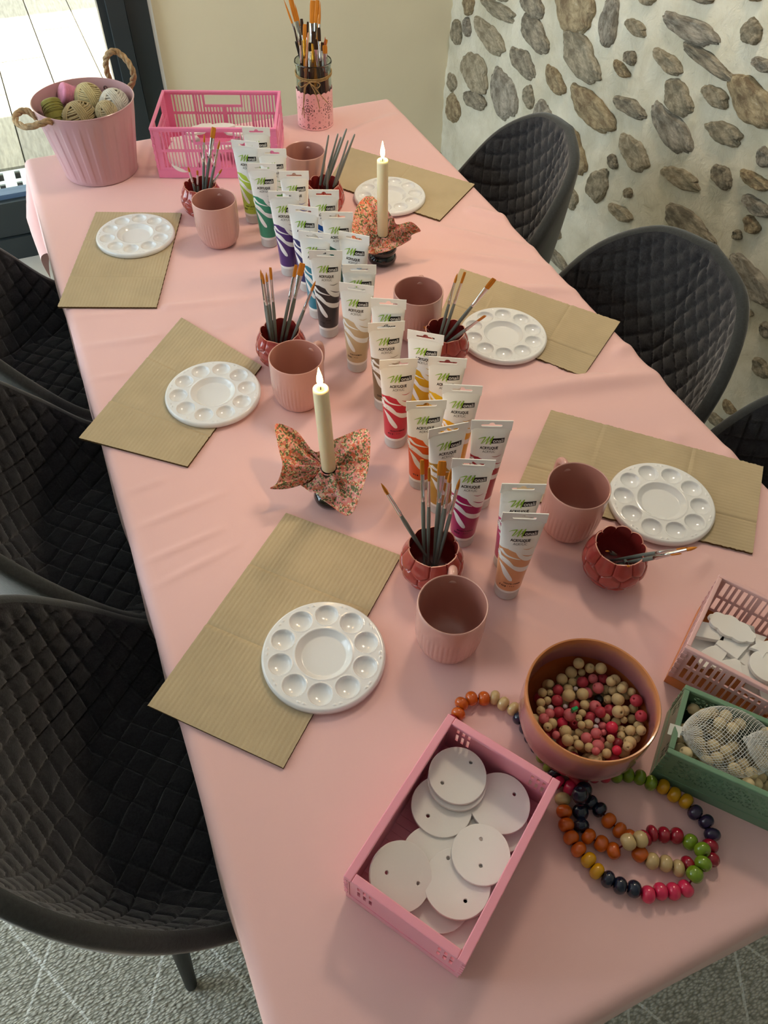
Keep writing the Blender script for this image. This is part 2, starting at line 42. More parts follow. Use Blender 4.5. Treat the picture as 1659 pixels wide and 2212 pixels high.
# ---------------------------------------------------------------- materials
def lin(h):
    if isinstance(h, str):
        v = [int(h[i:i+2], 16) / 255 for i in (0, 2, 4)]
    else: v = h
    return tuple((x / 12.92 if x <= .04045 else ((x + .055) / 1.055) ** 2.4) for x in v) + (1,)
MATS = {}
def mat(name, col, rough=.5, spec=.5, metal=0, var=0.0, vscale=20, bump=0, bscale=200, sheen=0, alpha=1, trans=0, emit=0, coat=0, sss=0, col2=None, stretch=None, ior=1.45):
    if name in MATS: return MATS[name]
    m = bpy.data.materials.new(name); m.use_nodes = True; n = m.node_tree; L = n.links; b = n.nodes['Principled BSDF']
    b.inputs['Base Color'].default_value = lin(col); b.inputs['Roughness'].default_value = rough
    b.inputs['Specular IOR Level'].default_value = spec; b.inputs['Metallic'].default_value = metal
    b.inputs['IOR'].default_value = ior
    if sheen: b.inputs['Sheen Weight'].default_value = sheen; b.inputs['Sheen Roughness'].default_value = .5
    if alpha < 1: b.inputs['Alpha'].default_value = alpha
    if trans: b.inputs['Transmission Weight'].default_value = trans
    if coat: b.inputs['Coat Weight'].default_value = coat; b.inputs['Coat Roughness'].default_value = .08
    if sss: b.inputs['Subsurface Weight'].default_value = sss; b.inputs['Subsurface Radius'].default_value = (.01, .006, .004)
    if emit: b.inputs['Emission Color'].default_value = lin(col); b.inputs['Emission Strength'].default_value = emit
    tc = n.nodes.new('ShaderNodeTexCoord'); vec = tc.outputs['Object']
    if stretch:
        mp = n.nodes.new('ShaderNodeMapping'); mp.inputs['Scale'].default_value = stretch; L.new(vec, mp.inputs[0]); vec = mp.outputs[0]
    if var or col2:
        t = n.nodes.new('ShaderNodeTexNoise'); t.inputs['Scale'].default_value = vscale; t.inputs['Detail'].default_value = 4; L.new(vec, t.inputs[0])
        r = n.nodes.new('ShaderNodeValToRGB'); cl = lin(col)
        r.color_ramp.elements[0].position = .35; r.color_ramp.elements[1].position = .65
        if col2: r.color_ramp.elements[0].color = lin(col2); r.color_ramp.elements[1].color = cl
        else:
            r.color_ramp.elements[0].color = tuple(v * (1 - var) for v in cl[:3]) + (1,); r.color_ramp.elements[1].color = tuple(min(1, v * (1 + var)) for v in cl[:3]) + (1,)
        L.new(t.outputs[0], r.inputs[0]); L.new(r.outputs[0], b.inputs['Base Color'])
    if bump:
        t = n.nodes.new('ShaderNodeTexNoise'); t.inputs['Scale'].default_value = bscale; t.inputs['Detail'].default_value = 3; L.new(vec, t.inputs[0])
        bp = n.nodes.new('ShaderNodeBump'); bp.inputs['Strength'].default_value = bump; bp.inputs['Distance'].default_value = .002
        L.new(t.outputs[0], bp.inputs['Height']); L.new(bp.outputs[0], b.inputs['Normal'])
    MATS[name] = m; return m
# ---------------------------------------------------------------- mesh builder
class MB:
    def __init__(s): s.v = []; s.f = []; s.m = []
    def add(s, vs, fs, mi=0):
        o = len(s.v); s.v += [tuple(map(float, v)) for v in vs]; s.f += [tuple(i + o for i in f) for f in fs]
        s.m += ([mi] * len(fs) if isinstance(mi, int) else list(mi))
    def box(s, lo, hi, mi=0, mtx=None):
        x0, y0, z0 = lo; x1, y1, z1 = hi
        v = [(x0,y0,z0),(x1,y0,z0),(x1,y1,z0),(x0,y1,z0),(x0,y0,z1),(x1,y0,z1),(x1,y1,z1),(x0,y1,z1)]
        if mtx: v = [mtx @ Vector(p) for p in v]
        s.add(v, [(0,3,2,1),(4,5,6,7),(0,1,5,4),(1,2,6,5),(2,3,7,6),(3,0,4,7)], mi)
    def grid(s, P, mi=0, cu=False, cv=False):
        # P[i][j] of shape (nu, nv, 3)
        P = np.asarray(P); nu, nv = P.shape[:2]; fs = []
        for i in range(nu if cu else nu - 1):
            for j in range(nv if cv else nv - 1):
                a, b = i, (i + 1) % nu; q, r = j, (j + 1) % nv
                fs.append((a*nv+q, b*nv+q, b*nv+r, a*nv+r))
        s.add(P.reshape(-1, 3), fs, mi)
    def lathe(s, prof, n=48, mi=0, fn=None, cap0=True, cap1=False, center=(0, 0, 0)):
        ps = []
        for (r, z) in prof:
            row = []
            for k in range(n):
                a = 2*PI*k/n; rr, zz = (r, z) if fn is None else fn(r, z, a)
                row.append((center[0]+rr*math.cos(a), center[1]+rr*math.sin(a), center[2]+zz))
            ps.append(row)
        o = len(s.v); P = np.array(ps); m = len(prof)
        fs = [(i*n+k, i*n+(k+1) % n, (i+1)*n+(k+1) % n, (i+1)*n+k) for i in range(m-1) for k in range(n)]
        if cap0: fs.append(tuple(range(n))[::-1])
        if cap1: fs.append(tuple((m-1)*n+k for k in range(n)))
        mm = mi
        if not isinstance(mi, int): mm = [mi[i] for i in range(m-1) for k in range(n)] + ([mi[0]] if cap0 else []) + ([mi[-1]] if cap1 else [])
        s.add(P.reshape(-1, 3), fs, mm)
    def tube(s, pts, r, n=8, mi=0, closed=False, sq=None):
        pts = [Vector(p) for p in pts]; N = len(pts)
        rs = r if hasattr(r, '__len__') else [r] * N
        T = []
        for i in range(N):
            a = pts[(i-1) % N] if (closed or i > 0) else pts[i]; b = pts[(i+1) % N] if (closed or i < N-1) else pts[i]
            t = b - a; T.append(t.normalized() if t.length > 1e-9 else Vector((0, 0, 1)))
        u = T[0].orthogonal().normalized(); rows = []
        for i in range(N):
            u = (u - T[i] * u.dot(T[i]));
            if u.length < 1e-6: u = T[i].orthogonal()
            u.normalize(); v = T[i].cross(u)
            rows.append([pts[i] + (u*math.cos(2*PI*k/n) + v*math.sin(2*PI*k/n)) * rs[i] for k in range(n)])
        vs = [p for row in rows for p in row]; fs = []
        for i in range(N if closed else N-1):
            j = (i+1) % N
            for k in range(n): fs.append((i*n+k, i*n+(k+1) % n, j*n+(k+1) % n, j*n+k))
        if not closed: fs.append(tuple(range(n))[::-1]); fs.append(tuple((N-1)*n+k for k in range(n)))
        s.add(vs, fs, mi)
    def cells(s, nx, ny, w, h, t, hole, mi=0, place=None):
        # slab in XZ plane, thickness t in +Y, cells removed where hole(cx, cz)
        K = np.zeros((nx+2, ny+2), bool)
        for i in range(nx):
            for j in range(ny): K[i+1, j+1] = not hole((i+.5)/nx*w, (j+.5)/ny*h)
        idx = {}; vs = []; fs = []
        def V(i, j, k):
            q = (i, j, k)
            if q not in idx:
                idx[q] = len(vs); p = (i/nx*w, k*t, j/ny*h); vs.append(p if place is None else place(*p))
            return idx[q]
        for i in range(nx):
            for j in range(ny):
                if not K[i+1, j+1]: continue
                fs.append((V(i,j,0), V(i+1,j,0), V(i+1,j+1,0), V(i,j+1,0))); fs.append((V(i,j,1), V(i,j+1,1), V(i+1,j+1,1), V(i+1,j,1)))
                if not K[i, j+1]: fs.append((V(i,j,0), V(i,j+1,0), V(i,j+1,1), V(i,j,1)))
                if not K[i+2, j+1]: fs.append((V(i+1,j,0), V(i+1,j,1), V(i+1,j+1,1), V(i+1,j+1,0)))
                if not K[i+1, j]: fs.append((V(i,j,0), V(i,j,1), V(i+1,j,1), V(i+1,j,0)))
                if not K[i+1, j+2]: fs.append((V(i,j+1,0), V(i+1,j+1,0), V(i+1,j+1,1), V(i,j+1,1)))
        s.add(vs, fs, mi)
    def mesh(s, name, mats, smooth=40):
        me = bpy.data.meshes.new(name); me.from_pydata(s.v, [], s.f)
        for m in (mats if isinstance(mats, (list, tuple)) else [mats]): me.materials.append(m)
        me.polygons.foreach_set('material_index', s.m); me.update()
        if smooth:
            me.polygons.foreach_set('use_smooth', [True] * len(me.polygons))
            if smooth < 180: me.set_sharp_from_angle(angle=math.radians(smooth))
        return me
    def build(s, name, mats, parent=None, smooth=40, loc=None):
        return link(name, s.mesh(name, mats, smooth), parent, loc)
def link(name, me, parent=None, loc=None):
    o = bpy.data.objects.new(name, me); COL.objects.link(o)
    if parent: o.parent = parent
    if loc is not None: o.location = loc
    return o
def tag(o, label=None, cat=None, group=None, kind=None):
    if label: o['label'] = label
    if cat: o['category'] = cat
    if group: o['group'] = group
    if kind: o['kind'] = kind
    return o
def thing(name, label, cat, loc=(0, 0, 0), rz=0, group=None):
    o = bpy.data.objects.new(name, None); o.empty_display_size = .02; COL.objects.link(o); o.location = loc; o.rotation_euler = (0, 0, rz)
    return tag(o, label, cat, group)
def dup(o, parent=None):
    q = o.copy(); COL.objects.link(q)
    if parent: q.parent = parent
    for ch in list(o.children): dup(ch, q)
    return q
def interp(x, xs, ys): return float(np.interp(x, xs, ys))
def catmull(xs, ys, x):
    xs = list(xs); i = max(0, min(len(xs)-2, int(np.searchsorted(xs, x, 'right'))-1))
    t = (x-xs[i])/(xs[i+1]-xs[i]); t = min(max(t, 0), 1)
    p0 = ys[i-1] if i else ys[i]; p1 = ys[i]; p2 = ys[i+1]; p3 = ys[i+2] if i+2 < len(ys) else ys[i+1]
    return .5*((2*p1)+(-p0+p2)*t+(2*p0-5*p1+4*p2-p3)*t*t+(-p0+3*p1-3*p2+p3)*t**3)
def path(pts, n, closed=False):
    pts = [Vector(p) for p in pts]; N = len(pts); outp = []
    segs = N if closed else N-1
    for s_ in range(n if closed else n+1):
        u = s_/n*segs; i = min(int(u), segs-1); t = u-i
        g = (lambda k: pts[k % N]) if closed else (lambda k: pts[max(0, min(N-1, k))])
        a, b, c_, d = g(i-1), g(i), g(i+1), g(i+2)
        outp.append(.5*((2*b)+(c_-a)*t+(2*a-5*b+4*c_-d)*t*t+(3*b-a-3*c_+d)*t**3))
    return outp
random.seed(7); np.random.seed(7)
# ---------------------------------------------------------------- the room
WX, WY = 1.60, 3.0
def struct(name, mb, m, **k): return tag(mb.build(name, m, **k), kind='structure')
m_wall = mat('cream wall paint', 'DFD6BC', .85, .2, var=.02, vscale=3, bump=.1, bscale=60)
b = MB(); b.box((-2.4, -2.2, -.05), (WX+.3, WY+.06, 0)); struct('floor', b, mat('pale stone floor', 'C3C0B8', .6, .3, var=.08, vscale=5), smooth=0)
b = MB(); b.box((-2.5, -2.3, 2.6), (WX+.3, WY+.2, 2.7)); struct('ceiling', b, mat('white ceiling paint', 'C6C7CA', .9, .1), smooth=0)
b = MB(); b.box((.449, WY, 0), (WX+.3, WY+.2, 2.6)); struct('wall_back', b, m_wall, smooth=0)
b = MB(); b.box((.47, WY-.012, 0), (WX, WY, .07)); struct('baseboard_back', b, mat('grey baseboard', '7F7766', .6, .3), smooth=0)
b = MB(); b.box((-2.4, -2.3, 0), (WX+.3, -2.2, 2.6)); struct('wall_front', b, mat('white wall paint', 'A6A7AA', .85, .2), smooth=0)
b = MB(); b.box((-2.4, -2.2, 0), (-2.3, .9, 2.6)); b.box((-2.4, 2.8, 0), (-2.3, WY, 2.6)); b.box((-2.4, .9, 2.4), (-2.3, 2.8, 2.6)); b.box((-2.4, .9, 0), (-2.3, 2.8, .2)); struct('wall_left', b, m_wall, smooth=0)
# glazed door in the back wall, left of the cream wall
m_frame = mat('anthracite aluminium', '2A3235', .38, .5)
b = MB(); b.box((.314, WY-.05, .0), (.372, WY+.06, 2.6)); b.box((.376, WY-.03, .0), (.449, WY+.06, 2.6)); b.box((.37, WY-.02, 0), (.38, WY+.05, 2.6)); b.box((.290, WY-.02, .22), (.316, WY+.03, 2.5))
b.box((-2.3, WY-.05, .09), (.314, WY+.06, .215)); b.box((-2.3, WY-.06, 0), (.314, WY+.06, .085)); b.box((-2.3, WY-.02, .215), (.29, WY+.03, .232), 1)
b.box((-2.3, WY-.05, 2.4), (.314, WY+.06, 2.6)); b.box((-2.3, WY-.05, 0), (-2.24, WY+.06, 2.6))
door = struct('door_1', b, [m_frame, mat('blue grey seal', '5B7391', .4, .5)], smooth=0)
m_glass = bpy.data.materials.new('window glass'); m_glass.use_nodes = True; n_ = m_glass.node_tree; n_.nodes.clear()
_t = n_.nodes.new('ShaderNodeBsdfTransparent'); _g = n_.nodes.new('ShaderNodeBsdfGlossy'); _g.inputs['Roughness'].default_value = .02; _mx = n_.nodes.new('ShaderNodeMixShader'); _mx.inputs[0].default_value = .05; _o = n_.nodes.new('ShaderNodeOutputMaterial')
_t.inputs[0].default_value = (.96, .98, .97, 1)
n_.links.new(_t.outputs[0], _mx.inputs[1]); n_.links.new(_g.outputs[0], _mx.inputs[2]); n_.links.new(_mx.outputs[0], _o.inputs[0])
b = MB(); b.box((-2.24, WY+.0, .23), (.292, WY+.006, 2.41)); b.build('glass_pane', m_glass, door, smooth=0)
b = MB(); b.box((.449, WY-.022, 0), (.462, WY, 2.6)); struct('trim_1', b, mat('white plaster trim', 'DDE3E6', .5, .4), smooth=0)
b = MB(); b.box((-2.36, .9, .2), (-2.33, .96, 2.4)); b.box((-2.36, 2.74, .2), (-2.33, 2.8, 2.4)); b.box((-2.36, 1.67, .2), (-2.33, 1.73, 2.4)); b.box((-2.36, .9, .2), (-2.33, 2.8, .26)); b.box((-2.36, .9, 2.34), (-2.33, 2.8, 2.4))
win = struct('window_1', b, m_frame, smooth=0)
for y0, y1 in ((.96, 1.67), (1.73, 2.74)):
    b = MB(); b.box((-2.35, y0, .26), (-2.344, y1, 2.34)); b.build('glass_pane', m_glass, win, smooth=0)
# terrace outside the door
deck_m = [mat('weathered terrace board %d' % i, cc, .75, .2, var=.16, vscale=9, bump=.3, bscale=30, stretch=(9, 1, 1)) for i, cc in enumerate(('A79F8E', 'B0A795', 'A0988A'))]
b = MB(); b.box((-6, WY+.2, -.16), (4, 9, -.06)); deck = struct('terrace', b, mat('terrace base', 'A8987A', .9, .1), smooth=0)
xs = np.arange(-2.31, 1.4, .2405) + .042
seams = [4.85, 5.24, 5.24]
for i, x in enumerate(xs):
    ys = [3.68] + sorted([(4.86 if i % 3 == 0 else 5.24 if i % 3 == 1 else 4.45) - 0, ((4.86 if i % 3 == 0 else 5.24 if i % 3 == 1 else 4.45) + 1.3)]) + [7.2]
    for y0, y1 in zip(ys[:-1], ys[1:]):
        b = MB(); b.box((x+.003, y0+.003, -.06), (x+.2375, y1-.003, 0.0 + random.uniform(-.001, .001))); b.build('board', random.choice(deck_m), deck, smooth=0)
b = MB(); m_gr = mat('white plastic grate', 'D9DDD8', .5, .4)
b.cells(120, 14, 2.8, .2, .006, lambda x, z: ((x % .07) < .022 and ((z % .09) > .022)) or (.042 < (x % .07) < .048), place=lambda x, y, z: (-2.4+x, 3.47+z, -.012+y))
b.box((-2.4, 3.45, -.05), (.4, 3.69, -.03), 1)
tag(b.build('drain_grate', [m_gr, mat('dark gutter', '33383A', .8, .2)], smooth=0), 'white slotted drain grate at the foot of the glazed door, outside', 'grate')
b = MB(); b.box((-2.4, WY+.06, -.06), (.6, 3.45, -.005)); struct('trim_2', b, mat('white sill', 'C9CECC', .6, .3), smooth=0)
b = MB(); b.box((-6, WY+.2, 2.62), (4, 5.45, 2.72)); struct('trim_3', b, mat('eaves', 'B8B0A0', .8, .2), smooth=0)
b = MB(); b.box((-6, 7.2, 0), (4, 7.4, 3.6)); struct('wall_shade_caster', b, mat('shade caster render', 'B3A888', .9, .1), smooth=0)  # added out of view, height set to shade the far terrace boards
# stone wall on the right
m_mortar = mat('lime mortar', 'E9E3D0', .95, .1, col2='D2CAB2', vscale=5, bump=1, bscale=22)
for q in m_mortar.node_tree.nodes:
    if q.type == 'TEX_NOISE': q.inputs['Detail'].default_value = 10; q.inputs['Roughness'].default_value = .65; q.inputs['Distortion'].default_value = .5
    if q.type == 'BUMP': q.inputs['Distance'].default_value = .010
def fbm(y, z, s=1):
    return (math.sin(y*7.3*s+1.3*math.sin(z*5.1*s))+math.sin(z*9.7*s+2.1*math.sin(y*6.3*s+1))+.6*math.sin(y*21*s+z*17*s)+.5*math.sin(z*31*s-y*19*s))/3
ny, nz = 190, 110
P = [[(WX + .006*fbm(-2.2+5.2*i/ny, 2.6*j/nz) + .0035*random.uniform(-1, 1), -2.2+5.22*i/ny, 2.6*j/nz) for j in range(nz+1)] for i in range(ny+1)]
b = MB(); b.grid(P); b.box((WX+.03, -2.2, 0), (WX+.3, WY, 2.6)); swall = struct('wall_right', b, m_mortar, smooth=180)
st_m = []
for i, (c1, c2) in enumerate((('CDC1A8', '938A76'), ('D2C6AC', '9C9079'), ('C6BBA5', '877F70'), ('CFBD99', '948066'), ('CAC2B2', '8C8476'))):
    st_m.append(mat('field stone %d' % i, c1, .92, .12, col2=c2, vscale=2.2, bump=1.0, bscale=5))
    nn = st_m[-1].node_tree.nodes
    for q in nn:
        if q.type == 'TEX_NOISE': q.inputs['Detail'].default_value = 12; q.inputs['Roughness'].default_value = .72; q.inputs['Distortion'].default_value = .6
        if q.type == 'BUMP': q.inputs['Distance'].default_value = .011
        if q.type == 'VALTORGB':
            q.color_ramp.elements[0].position = .40; q.color_ramp.elements[1].position = .60; e_ = q.color_ramp.elements.new(.70); e_.color = lin('E0D9C8')
def stone_mesh(i):
    rnd = random.Random(i*13+5); bm = bmesh.new(); bmesh.ops.create_icosphere(bm, subdivisions=4, radius=1)
    ph = [rnd.uniform(0, 6.3) for _ in range(6)]
    for v in bm.verts:
        a = math.atan2(v.co.z, v.co.y); k = 1.03+.06*math.sin(2*a+ph[0])+.07*math.sin(3*a+ph[1])+.05*math.sin(5*a+ph[2])+.025*math.sin(9*a+ph[3])+.02*math.sin(15*a+ph[4])+.015*math.sin(23*a+ph[5])
        n = 1+.13*math.sin(v.co.y*5+ph[3])*math.cos(v.co.z*6+ph[4])+.10*rnd.uniform(-1, 1)
        v.co.y *= k; v.co.z *= k; v.co.x *= n
        v.co.x = max(-.6, min(.6, v.co.x))*(1+.18*math.sin(v.co.y*4+ph[1])*math.sin(v.co.z*3.3+ph[0]))
    me = bpy.data.meshes.new('stone'); bm.to_mesh(me); bm.free()
    me.materials.append(st_m[i % 5]); me.polygons.foreach_set('use_smooth', [False]*len(me.polygons)); return me
stm = [stone_mesh(i) for i in range(10)]
def put_stone(k, y, z, ay, az, by, bz):
    o = link('stone', stm[k % 10], swall)
    s_ = 1.0
    Mx = Matrix(((-.018, 0, 0, WX-.002), (0, ay*s_, by*s_, y), (0, az*s_, bz*s_, z), (0, 0, 0, 1)))
    # a clean rotation + scale closest to the given axes
    L1 = math.hypot(ay, az); L2 = math.hypot(by, bz); an = math.atan2(az, ay)
    if L2 > L1: L1, L2 = L2, L1; an = math.atan2(bz, by)
    o.location = (WX-.001, y, z); o.rotation_euler = (an, 0, 0); o.scale = (.022+.03*min(L2, .1), L1*1.0, L2*1.12)
for k, s_ in enumerate(DATA['stone']): put_stone(k, *s_)
rs = random.Random(3); placed = [(s_[0], s_[1]) for s_ in DATA['stone']]; k = 0
for _ in range(900):
    y = rs.uniform(-.6, 2.95); z = rs.uniform(.1, 2.5)
    if y > .78 and z < .62+.30*(3.0-y): continue
    if all(abs(y-a)/.19+abs(z-b_)/.13 > 1 for a, b_ in placed):
        placed.append((y, z)); a = rs.uniform(-.5, .5); L = rs.uniform(.045, .09); put_stone(k, y, z, L*math.cos(a), L*math.sin(a), -.5*L*math.sin(a), .5*L*math.cos(a)); k += 1
# ---------------------------------------------------------------- rug
m_rug = bpy.data.materials.new('woven rug'); m_rug.use_nodes = True; n_ = m_rug.node_tree; L_ = n_.links; pb = n_.nodes['Principled BSDF']
pb.inputs['Roughness'].default_value = .95; pb.inputs['Specular IOR Level'].default_value = .1
tc = n_.nodes.new('ShaderNodeTexCoord'); mp = n_.nodes.new('ShaderNodeMapping'); mp.inputs['Scale'].default_value = (120, 250, 120); mp.inputs['Rotation'].default_value = (0, 0, .35); L_.new(tc.outputs['Object'], mp.inputs[0])
vo = n_.nodes.new('ShaderNodeTexVoronoi'); vo.inputs['Scale'].default_value = 1; L_.new(mp.outputs[0], vo.inputs[0])
# diamond line mask
def mnode(op, a, b_=None, c_=None):
    q = n_.nodes.new('ShaderNodeMath'); q.operation = op
    for i, v in enumerate((a, b_, c_)):
        if v is None: continue
        if isinstance(v, (int, float)): q.inputs[i].default_value = v
        else: L_.new(v, q.inputs[i])
    return q.outputs[0]
sx = n_.nodes.new('ShaderNodeSeparateXYZ'); L_.new(tc.outputs['Object'], sx.inputs[0])
nz_ = n_.nodes.new('ShaderNodeTexNoise'); nz_.inputs['Scale'].default_value = 60; L_.new(tc.outputs['Object'], nz_.inputs[0])
u1 = mnode('ADD', mnode('MULTIPLY', sx.outputs[0], 1.9), sx.outputs[1]); u2 = mnode('SUBTRACT', mnode('MULTIPLY', sx.outputs[0], 1.9), sx.outputs[1])
mk = []
for u in (u1, u2):
    fr = mnode('FRACT', mnode('ADD', mnode('MULTIPLY', mnode('ADD', u, mnode('MULTIPLY', nz_.outputs[0], .012)), 2.1), .35)); mk.append(mnode('LESS_THAN', mnode('ABSOLUTE', mnode('SUBTRACT', fr, .5)), .012))
line = mnode('MAXIMUM', mk[0], mk[1])
rp = n_.nodes.new('ShaderNodeValToRGB'); rp.color_ramp.elements[0].color = lin('EFECE1'); rp.color_ramp.elements[1].color = lin('A9A699'); rp.color_ramp.elements[0].position = .15; rp.color_ramp.elements[1].position = .75
L_.new(vo.outputs['Distance'], rp.inputs[0]); mxr = n_.nodes.new('ShaderNodeMixRGB'); L_.new(line, mxr.inputs[0]); L_.new(rp.outputs[0], mxr.inputs[1]); mxr.inputs[2].default_value = lin('F2F1EA')
L_.new(mxr.outputs[0], pb.inputs['Base Color'])
bp = n_.nodes.new('ShaderNodeBump'); bp.inputs['Strength'].default_value = 1; bp.inputs['Distance'].default_value = .004; bp.invert = True
L_.new(vo.outputs['Distance'], bp.inputs['Height']); L_.new(bp.outputs[0], pb.inputs['Normal'])
b = MB(); b.box((-1.5, -1.4, 0), (1.5, 2.55, .009)); tag(b.build('rug', m_rug, smooth=0), 'large grey woven rug with thin white diamond lines under the table and chairs', 'rug')
# ---------------------------------------------------------------- table and cloth
T = thing('table', 'long rectangular dining table hidden under the pink tablecloth', 'table', (.44, 1.04, 0))
m_tb = mat('dark table wood', '4A3B30', .5, .4)
b = MB(); b.box((-.46, -1.0, .715), (.46, 1.02, .742)); b.build('tabletop', m_tb, T, smooth=0)
for sx_ in (-.40, .40):
    for sy_ in (-.92, .94): b = MB(); b.box((sx_-.03, sy_-.03, .0095), (sx_+.03, sy_+.03, .715)); b.build('leg', m_tb, T, smooth=0)
m_cloth = bpy.data.materials.new('pink cotton'); m_cloth.use_nodes = True; n_ = m_cloth.node_tree; L_ = n_.links; pb = n_.nodes['Principled BSDF']
pb.inputs['Base Color'].default_value = lin('ECC0BE'); pb.inputs['Roughness'].default_value = .62; pb.inputs['Specular IOR Level'].default_value = .25; pb.inputs['Sheen Weight'].default_value = .25; pb.inputs['Sheen Roughness'].default_value = .4
tc = n_.nodes.new('ShaderNodeTexCoord'); t = n_.nodes.new('ShaderNodeTexNoise'); t.inputs['Scale'].default_value = 900; L_.new(tc.outputs['Object'], t.inputs[0]); bp = n_.nodes.new('ShaderNodeBump'); bp.inputs['Strength'].default_value = .12; bp.inputs['Distance'].default_value = .0006
L_.new(t.outputs[0], bp.inputs['Height']); L_.new(bp.outputs[0], pb.inputs['Normal'])
X0, X1, Y0, Y1 = -.045, .925, .008, 2.085
# folds as gentle ridges: x0,y0,x1,y1,width,height
FOLDS = [(.80,1.16,.97,.98,.020,.0045),(.76,1.17,.93,1.10,.016,.003),(.62,.88,.95,.81,.022,.004),(.70,.93,.95,.90,.016,.003),(.83,1.52,.97,1.36,.014,.003),(.74,1.46,.95,1.25,.012,.002),(.70,1.36,.92,1.20,.012,.002),
 (-.06,1.40,.28,1.33,.010,.0022),(-.06,1.30,.22,1.25,.009,.002),(-.06,1.20,.12,1.17,.007,.0015),(-.06,.82,.10,.84,.006,.0012),(-.06,.75,.08,.77,.005,.0012),(-.06,.70,.09,.73,.005,.001),(-.05,.90,.06,.91,.006,.001),
 (.62,.42,.86,.66,.018,.004),(.68,.38,.93,.60,.014,.003),(.30,1.24,.42,1.18,.01,.0015),(.18,1.00,.26,.86,.012,.002),(.2,.9,.24,.8,.01,.002),(.05,.30,.12,.24,.006,.001),(.03,.22,.12,.17,.006,.001),(.50,.90,.66,.70,.02,.0025),(.44,1.9,.62,1.8,.02,.003),(.70,1.9,.90,1.98,.02,.003)]
FA = np.array(FOLDS); FA[FA[:, 0] > .6, 5] *= 1.7
def cloth_h(x, y):
    px = x-FA[:, 0]; py = y-FA[:, 1]; dx = FA[:, 2]-FA[:, 0]; dy = FA[:, 3]-FA[:, 1]; L2 = dx*dx+dy*dy
    t_ = np.clip((px*dx+py*dy)/L2, 0, 1); d2 = (px-t_*dx)**2+(py-t_*dy)**2
    e = np.sin(np.clip((px*dx+py*dy)/L2, 0, 1)*PI*.8+.2)
    return float(np.sum(FA[:, 5]*np.exp(-d2/FA[:, 4]**2)*e))*2.3
KEEP = []   # footprints where the cloth lies flat: filled from the data
for q in DATA['pal']: KEEP.append((q[0], q[1], .10))
for q in DATA['tube']: KEEP.append((q[1], q[2], .03))
for q in DATA['pot'].values(): KEEP.append((q[0], q[1], .05))
for q in ((.312,.454),(.578,.567),(.286,1.001),(.294,1.553),(.561,1.096),(.545,1.686)): KEEP.append((q[0], q[1], .055))
KA = np.array(KEEP)
def flat(x, y):
    d = np.sqrt((x-KA[:, 0])**2+(y-KA[:, 1])**2)-KA[:, 2]; m = float(np.clip(d.min()/.03, 0, 1))
    for cq in DATA['card']:
        cx = sum(p[0] for p in cq)/4; cy = sum(p[1] for p in cq)/4
        ux = np.array(cq[0])-np.array(cq[3]); L = np.linalg.norm(ux)/2; ux /= 2*L; vx = np.array([-ux[1], ux[0]]); W = np.linalg.norm(np.array(cq[0])-np.array(cq[1]))/2
        L_l = max(L, .1); dd = max(abs((x-cx)*ux[0]+(y-cy)*ux[1])-L_l, abs((x-cx)*vx[0]+(y-cy)*vx[1])-max(W, .1)); m = min(m, float(np.clip(dd/.02, 0, 1)))
    for (ax, ay, bx, by) in ((.05, .07, .36, .36), (.20, 1.75, .60, 2.09), (.30, .10, .80, .40), (-.02, 1.86, .25, 2.1)):
        dd = max(ax-x, x-bx, ay-y, y-by); m = min(m, float(np.clip(dd/.03, 0, 1)))
    return m
HANG = .24; R_ = .018
def cloth_pt(x, y):
    ox = (x-X1) if x > X1 else (x-X0) if x < X0 else 0; oy = (y-Y1) if y > Y1 else (y-Y0) if y < Y0 else 0
    bx = min(max(x, X0), X1); by = min(max(y, Y0), Y1); d = math.hypot(ox, oy)
    if d < 1e-9:
        hh = cloth_h(x, y)*flat(x, y) if True else 0
        return (x, y, .7498+hh)
    ux, uy = ox/d, oy/d; arc = R_*PI/2
    hz = cloth_h(bx, by)*flat(bx, by)*max(0, 1-d/.05)
    if d < arc: a = d/R_; hd = R_*math.sin(a); vz = R_*(1-math.cos(a))
    else:
        q = d-arc; wv = .5+.5*math.sin((bx*1.0+by)*26+1.5*math.sin(by*9+bx*7)); fl = .006+.012*wv*(1 if abs(ox) > 0 and abs(oy) < 1e-9 else .25)
        corner = abs(ux*uy)*2
        hd = R_+fl*min(1, q/.2)+corner*.05*min(1, q/.15); vz = R_+q*.985
    return (bx+ux*hd, by+uy*hd, .7498+hz-vz)
def axis(a, b_, n, hang, m):
    core = list(np.linspace(a, b_, n)); e = [R_*PI/2*k/5 for k in range(1, 6)] + [R_*PI/2+(hang)*k/m for k in range(1, m+1)]
    return [a-v for v in e[::-1]] + core + [b_+v for v in e]
XA = axis(X0, X1, 190, HANG, 14); YA = axis(Y0, Y1, 380, HANG, 14)
b = MB(); b.grid([[cloth_pt(x, y) for y in YA] for x in XA])
tag(b.build('tablecloth', m_cloth, smooth=180), 'pale pink tablecloth with soft creases covering the long table', 'tablecloth')
